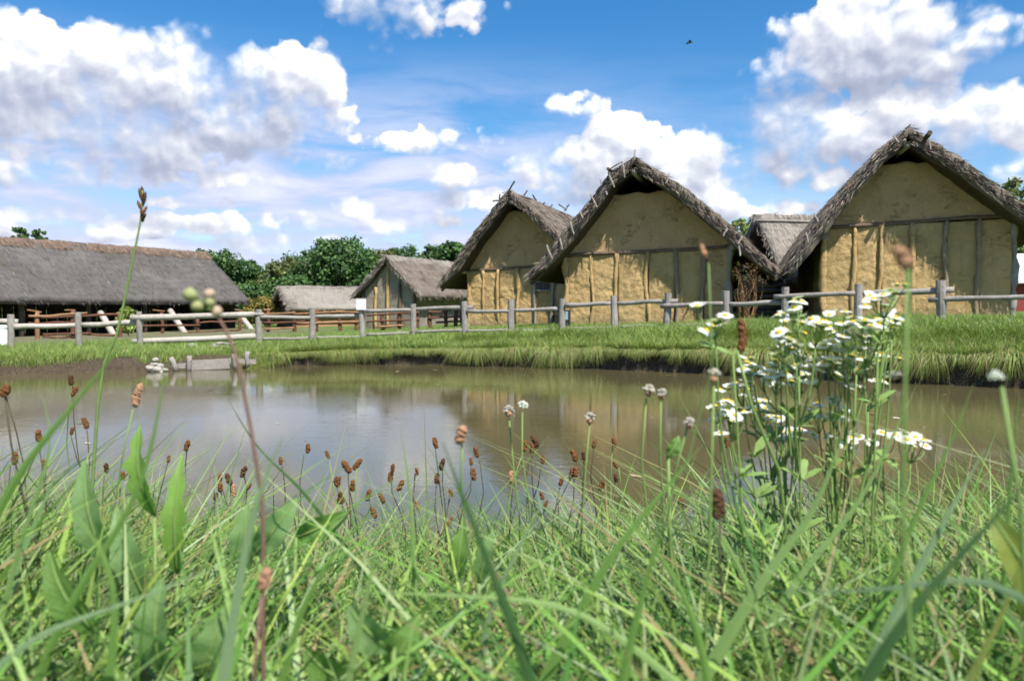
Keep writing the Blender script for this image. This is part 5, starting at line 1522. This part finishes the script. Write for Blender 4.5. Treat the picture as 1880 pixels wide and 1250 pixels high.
for (cen, fxp, Y, lab), fls in zip(FP, cl):
    if not fls: continue
    f0 = at(fxp, 1000, Y); ft = ground_foot((f0[0], Y, 0))
    root = thing('fleabane_plant', ft, lab, 'flower', 'white fleabane daisies on the near bank')
    cx = sum(f[0] for f in fls) / len(fls); by = max(f[1] for f in fls)
    crown = at(cx * .6 + fxp * .4, by + 45, Y)
    main = catmull([ft, (ft * .6 + crown * .4) + [fr.uniform(-.01, .01), 0, 0], crown], 10)
    mb = MB(); mb.add(*tube(main, np.linspace(.0017, .0011, 10), 6)); mb.build('stem', M['stem'], root, smooth=True)
    br = MB()
    nc = max(1, round(len(fls) / 6)); cs = [list(c_) for c_ in fr.sample(fls, nc)]
    for _ in range(5):
        gr_ = [[] for _ in cs]
        for f_ in fls: gr_[min(range(nc), key=lambda i_: math.hypot(f_[0] - cs[i_][0], f_[1] - cs[i_][1]))].append(f_)
        cs = [[sum(q[0] for q in g_) / len(g_), sum(q[1] for q in g_) / len(g_)] if g_ else c_ for g_, c_ in zip(gr_, cs)]
    nodes = []
    for c_ in cs:
        nd_ = at(c_[0] + (crown[0] - at(c_[0], c_[1], Y)[0]) * F / Y * .12, c_[1] + fr.uniform(30, 48), Y + fr.uniform(-.03, .03)); nodes.append(nd_)
        st0 = main[fr.choice((6, 7, 8, 9))]
        br.add(*tube(catmull([st0, st0 * .5 + nd_ * .5 + np.array([(nd_[0] - st0[0]) * .2, 0, -.002]), nd_], 8), np.linspace(.0013, .0009, 8), 5))
    for (x, y) in fls:
        Yf = Y + fr.uniform(-.04, .05)
        c = at(x, y, Yf); sc = fr.uniform(.0070, .0094)
        k_ = min(range(nc), key=lambda i_: math.hypot(x - cs[i_][0], y - cs[i_][1])); st0 = nodes[k_]
        tiltv = Vector((fr.gauss(.03, .28), fr.gauss(-.14, .24), 1)).normalized()
        mid_ = (st0 + c) / 2 + np.array([(c[0] - st0[0]) * .18, fr.uniform(-.003, .003), -.002])
        br.add(*tube(catmull([st0, mid_, c - np.array(tiltv) * sc * .3], 6), np.linspace(.0008, .0005, 6), 4))
        pe = bpy.data.objects.new('flower', PET[fr.randrange(3)]); COL.objects.link(pe); pe.parent = root
        q_ = Vector((0, 0, 1)).rotation_difference(tiltv)
        pe.rotation_mode = 'QUATERNION'; pe.rotation_quaternion = q_
        pe.location = Vector(c - ft); pe.scale = (sc, sc, sc)
        for nm, me in (('disc', DISC), ('calyx', CUP)):
            d_o = bpy.data.objects.new(nm, me); COL.objects.link(d_o); d_o.parent = pe
    br.build('branches', M['stem'], root, smooth=True)
    # narrow leaves along stem and branches
    lv = MB()
    for k_ in range(26):
        p_ = main[fr.randrange(1, 10)] + np.array([fr.uniform(-.004, .004), 0, 0]); a = fr.uniform(0, 6.28); L = fr.uniform(.015, .042)
        d = np.array([math.cos(a), math.sin(a) * .7, fr.uniform(.2, 1.1)]); d = unit(d); s = unit(np.cross(d, [0.1, -.3, 1])) * L * .13
        lv.add(np.array([p_, p_ + d * L * .4 - s, p_ + d * L * .4 + s, p_ + d * L * .75 - s * .8 - [0, 0, L * .06], p_ + d * L * .75 + s * .8 - [0, 0, L * .06], p_ + d * L - [0, 0, L * .15]]),
               [(0, 2, 1), (1, 2, 4, 3), (3, 4, 5)])
    lv.build('leaves', M['stem'], root)

# ------------------------------------------------------------------ broad leaves
def broad_leaf(tipx, basex, wpx, Y, col, parent, seed=0, jag=.0, name='leaf', dy=0.0, bow=.25):
    T = at(*tipx, Y - dy); B = at(*basex, Y)
    n_ = 18; t = np.linspace(0, 1, n_); ax_ = T - B; L = np.linalg.norm(ax_); tg = unit(ax_)
    s = unit(np.cross(tg, [0.05 + .3 * math.sin(seed), 1, .25])); nn = np.cross(s, tg)
    if nn[1] > 0: nn = -nn
    V = []
    for i in range(n_):
        ti = t[i]; w = wpx / F * Y / 2 * (math.sin(math.pi * min(1, ti * .92 + .06)) ** .75) * (1.15 - .35 * ti)
        if jag: w *= 1 - jag * (.5 + .5 * math.sin(ti * 26 + seed))
        c = B + ax_ * ti + nn * L * bow * math.sin(ti * math.pi) * .5
        for k_ in (-1, -.5, 0, .5, 1):
            wav = .10 * math.sin(ti * 19 + seed + k_) * abs(k_)
            V.append(c + s * w * k_ + nn * w * (.35 * abs(k_) + wav))
    Fc = [(5 * i + k_, 5 * i + k_ + 1, 5 * i + k_ + 6, 5 * i + k_ + 5) for i in range(n_ - 1) for k_ in range(4)]
    lf = mk(name, V, Fc, M['leafy'], parent, smooth=True, col=np.tile(col, (len(V), 1)), vecattr=np.column_stack([np.tile([-1, -.5, 0, .5, 1], n_), np.repeat(t, 5), np.full(5 * n_, seed)]))
    V, fc = tube(np.array([B + ax_ * ti + nn * (L * bow * math.sin(ti * math.pi) * .5 + .0002) for ti in t]), np.linspace(.0018, .0005, n_), 5)
    mk('midrib', V, fc, M['stem'], lf, smooth=True)
    return lf
m, n, out = new_mat('broad_leaf_surface')
c = attr(n, 'tint'); v = objc(n); nz = n.noise(v, 120, 5, .6); nb_ = n.noise(v, 25, 4, .6)
cc_ = n.mix(n.smooth(nb_, .4, .7, 0, .35), c, (.20, .27, .10)); cc_ = n.mix(n.smooth(nz, .6, .75, 0, .5), cc_, (.17, .15, .05))
fl = attr(n, 'flow', 'Vector'); sp3 = n.new('ShaderNodeSeparateXYZ'); n.l.new(fl, sp3.inputs[0])
ph = n.math('MULTIPLY_ADD', n.math('ABSOLUTE', sp3.outputs[0]), -2.6, n.math('MULTIPLY', sp3.outputs[1], 11))
ph = n.math('ADD', ph, n.math('MULTIPLY', nb_, .8))
sv = n.math('ABSOLUTE', n.math('SUBTRACT', n.math('FRACT', ph), .5))
sv = n.smooth(sv, .06, .0)
cc_ = n.mix(n.math('MULTIPLY', sv, .5), cc_, (.38, .46, .22))
brn = n.noise(fl, 4.5, 5, .65)
cc_ = n.mix(n.smooth(brn, .66, .72, 0, .85), cc_, (.22, .13, .05))
b = n.new('ShaderNodeBsdfPrincipled'); n.l.new(cc_, b.inputs['Base Color']); b.inputs['Roughness'].default_value = .45
bm = n.new('ShaderNodeBump'); bm.inputs['Strength'].default_value = .4; bm.inputs['Distance'].default_value = .002; n.l.new(n.math('SUBTRACT', nz, n.math('MULTIPLY', sv, .8)), bm.inputs['Height']); n.l.new(bm.outputs[0], b.inputs['Normal'])
t = n.new('ShaderNodeBsdfTranslucent'); n.l.new(n.mix(1., cc_, (1.0, 1.25, .45), 'MULTIPLY'), t.inputs[0])
ms = n.new('ShaderNodeMixShader'); ms.inputs[0].default_value = .42
n.l.new(b.outputs[0], ms.inputs[1]); n.l.new(t.outputs[0], ms.inputs[2]); n.l.new(ms.outputs[0], out.inputs[0])
M['leafy'] = m
def leaf_plant(label, Y, footpx, leaves, name='broad_leaf_plant'):
    f0 = at(footpx, 1100, Y); ft = ground_foot((f0[0], Y, 0))
    root = thing(name, ft, label, 'plant', 'broad-leaved weeds in the near grass')
    mb = MB()
    for k_, (tp_, bs_, w_, col, jag) in enumerate(leaves):
        broad_leaf(tp_, bs_, w_, Y + .02 * (k_ % 3), col, root, k_ * 1.7, jag)
        B = at(*bs_, Y + .02 * (k_ % 3)); mb.add(*tube(bend(ft, B, .01, 5, k_), [.003, .0027, .0024, .002, .0018], 6))
    mb.build('leaf_stalks', M['stem'], root, smooth=True)
GLA, GLB, GLC = (.21, .35, .13), (.24, .42, .075), (.155, .29, .06)
leaf_plant('broad-leaved dock with tall upright green leaves at left', .72, 270, [((155, 846), (205, 1040), 58, GLA, 0), ((258, 780), (285, 945), 58, GLB, .4), ((335, 835), (326, 1050), 48, GLB, .35), ((215, 930), (262, 1090), 58, GLA, .1)])
leaf_plant('wide pale leaves low at left of centre beside the tall dock', .75, 500, [((545, 915), (470, 1015), 52, GLA, .1), ((640, 940), (545, 985), 46, GLC, 0), ((455, 925), (450, 1040), 54, GLA, .15)])
leaf_plant('pale broad leaves low at the bottom left', .55, 330, [((90, 1010), (180, 1160), 70, GLC, 0), ((300, 1060), (300, 1230), 78, GLA, 0), ((420, 1110), (370, 1240), 70, GLA, .1)])
leaf_plant('flat pale leaves lying at the bottom centre left', .52, 690, [((640, 1110), (720, 1190), 70, GLA, 0), ((770, 1130), (720, 1230), 60, GLC, 0), ((560, 1190), (640, 1250), 70, GLC, 0)])
leaf_plant('yellow-green broad leaf at the right edge', .48, 1840, [((1815, 940), (1900, 1080), 66, (.27, .31, .06), 0), ((1900, 1000), (1885, 1130), 60, (.22, .28, .06), 0)])
leaf_plant('single oval dark leaf on a stalk left of the daisies', .8, 1225, [((1246, 800), (1226, 838), 26, GLC, 0)])
leaf_plant('pair of upright leaves below the plantain heads, left of centre', .8, 850, [((850, 960), (838, 1060), 34, GLC, 0), ((905, 975), (880, 1070), 30, GLA, 0)])

# ------------------------------------------------------------------ sign-off
for o in SC.objects:
    if o.type == 'MESH' and o.parent is None and 'label' not in o:
        print('UNLABELLED', o.name)
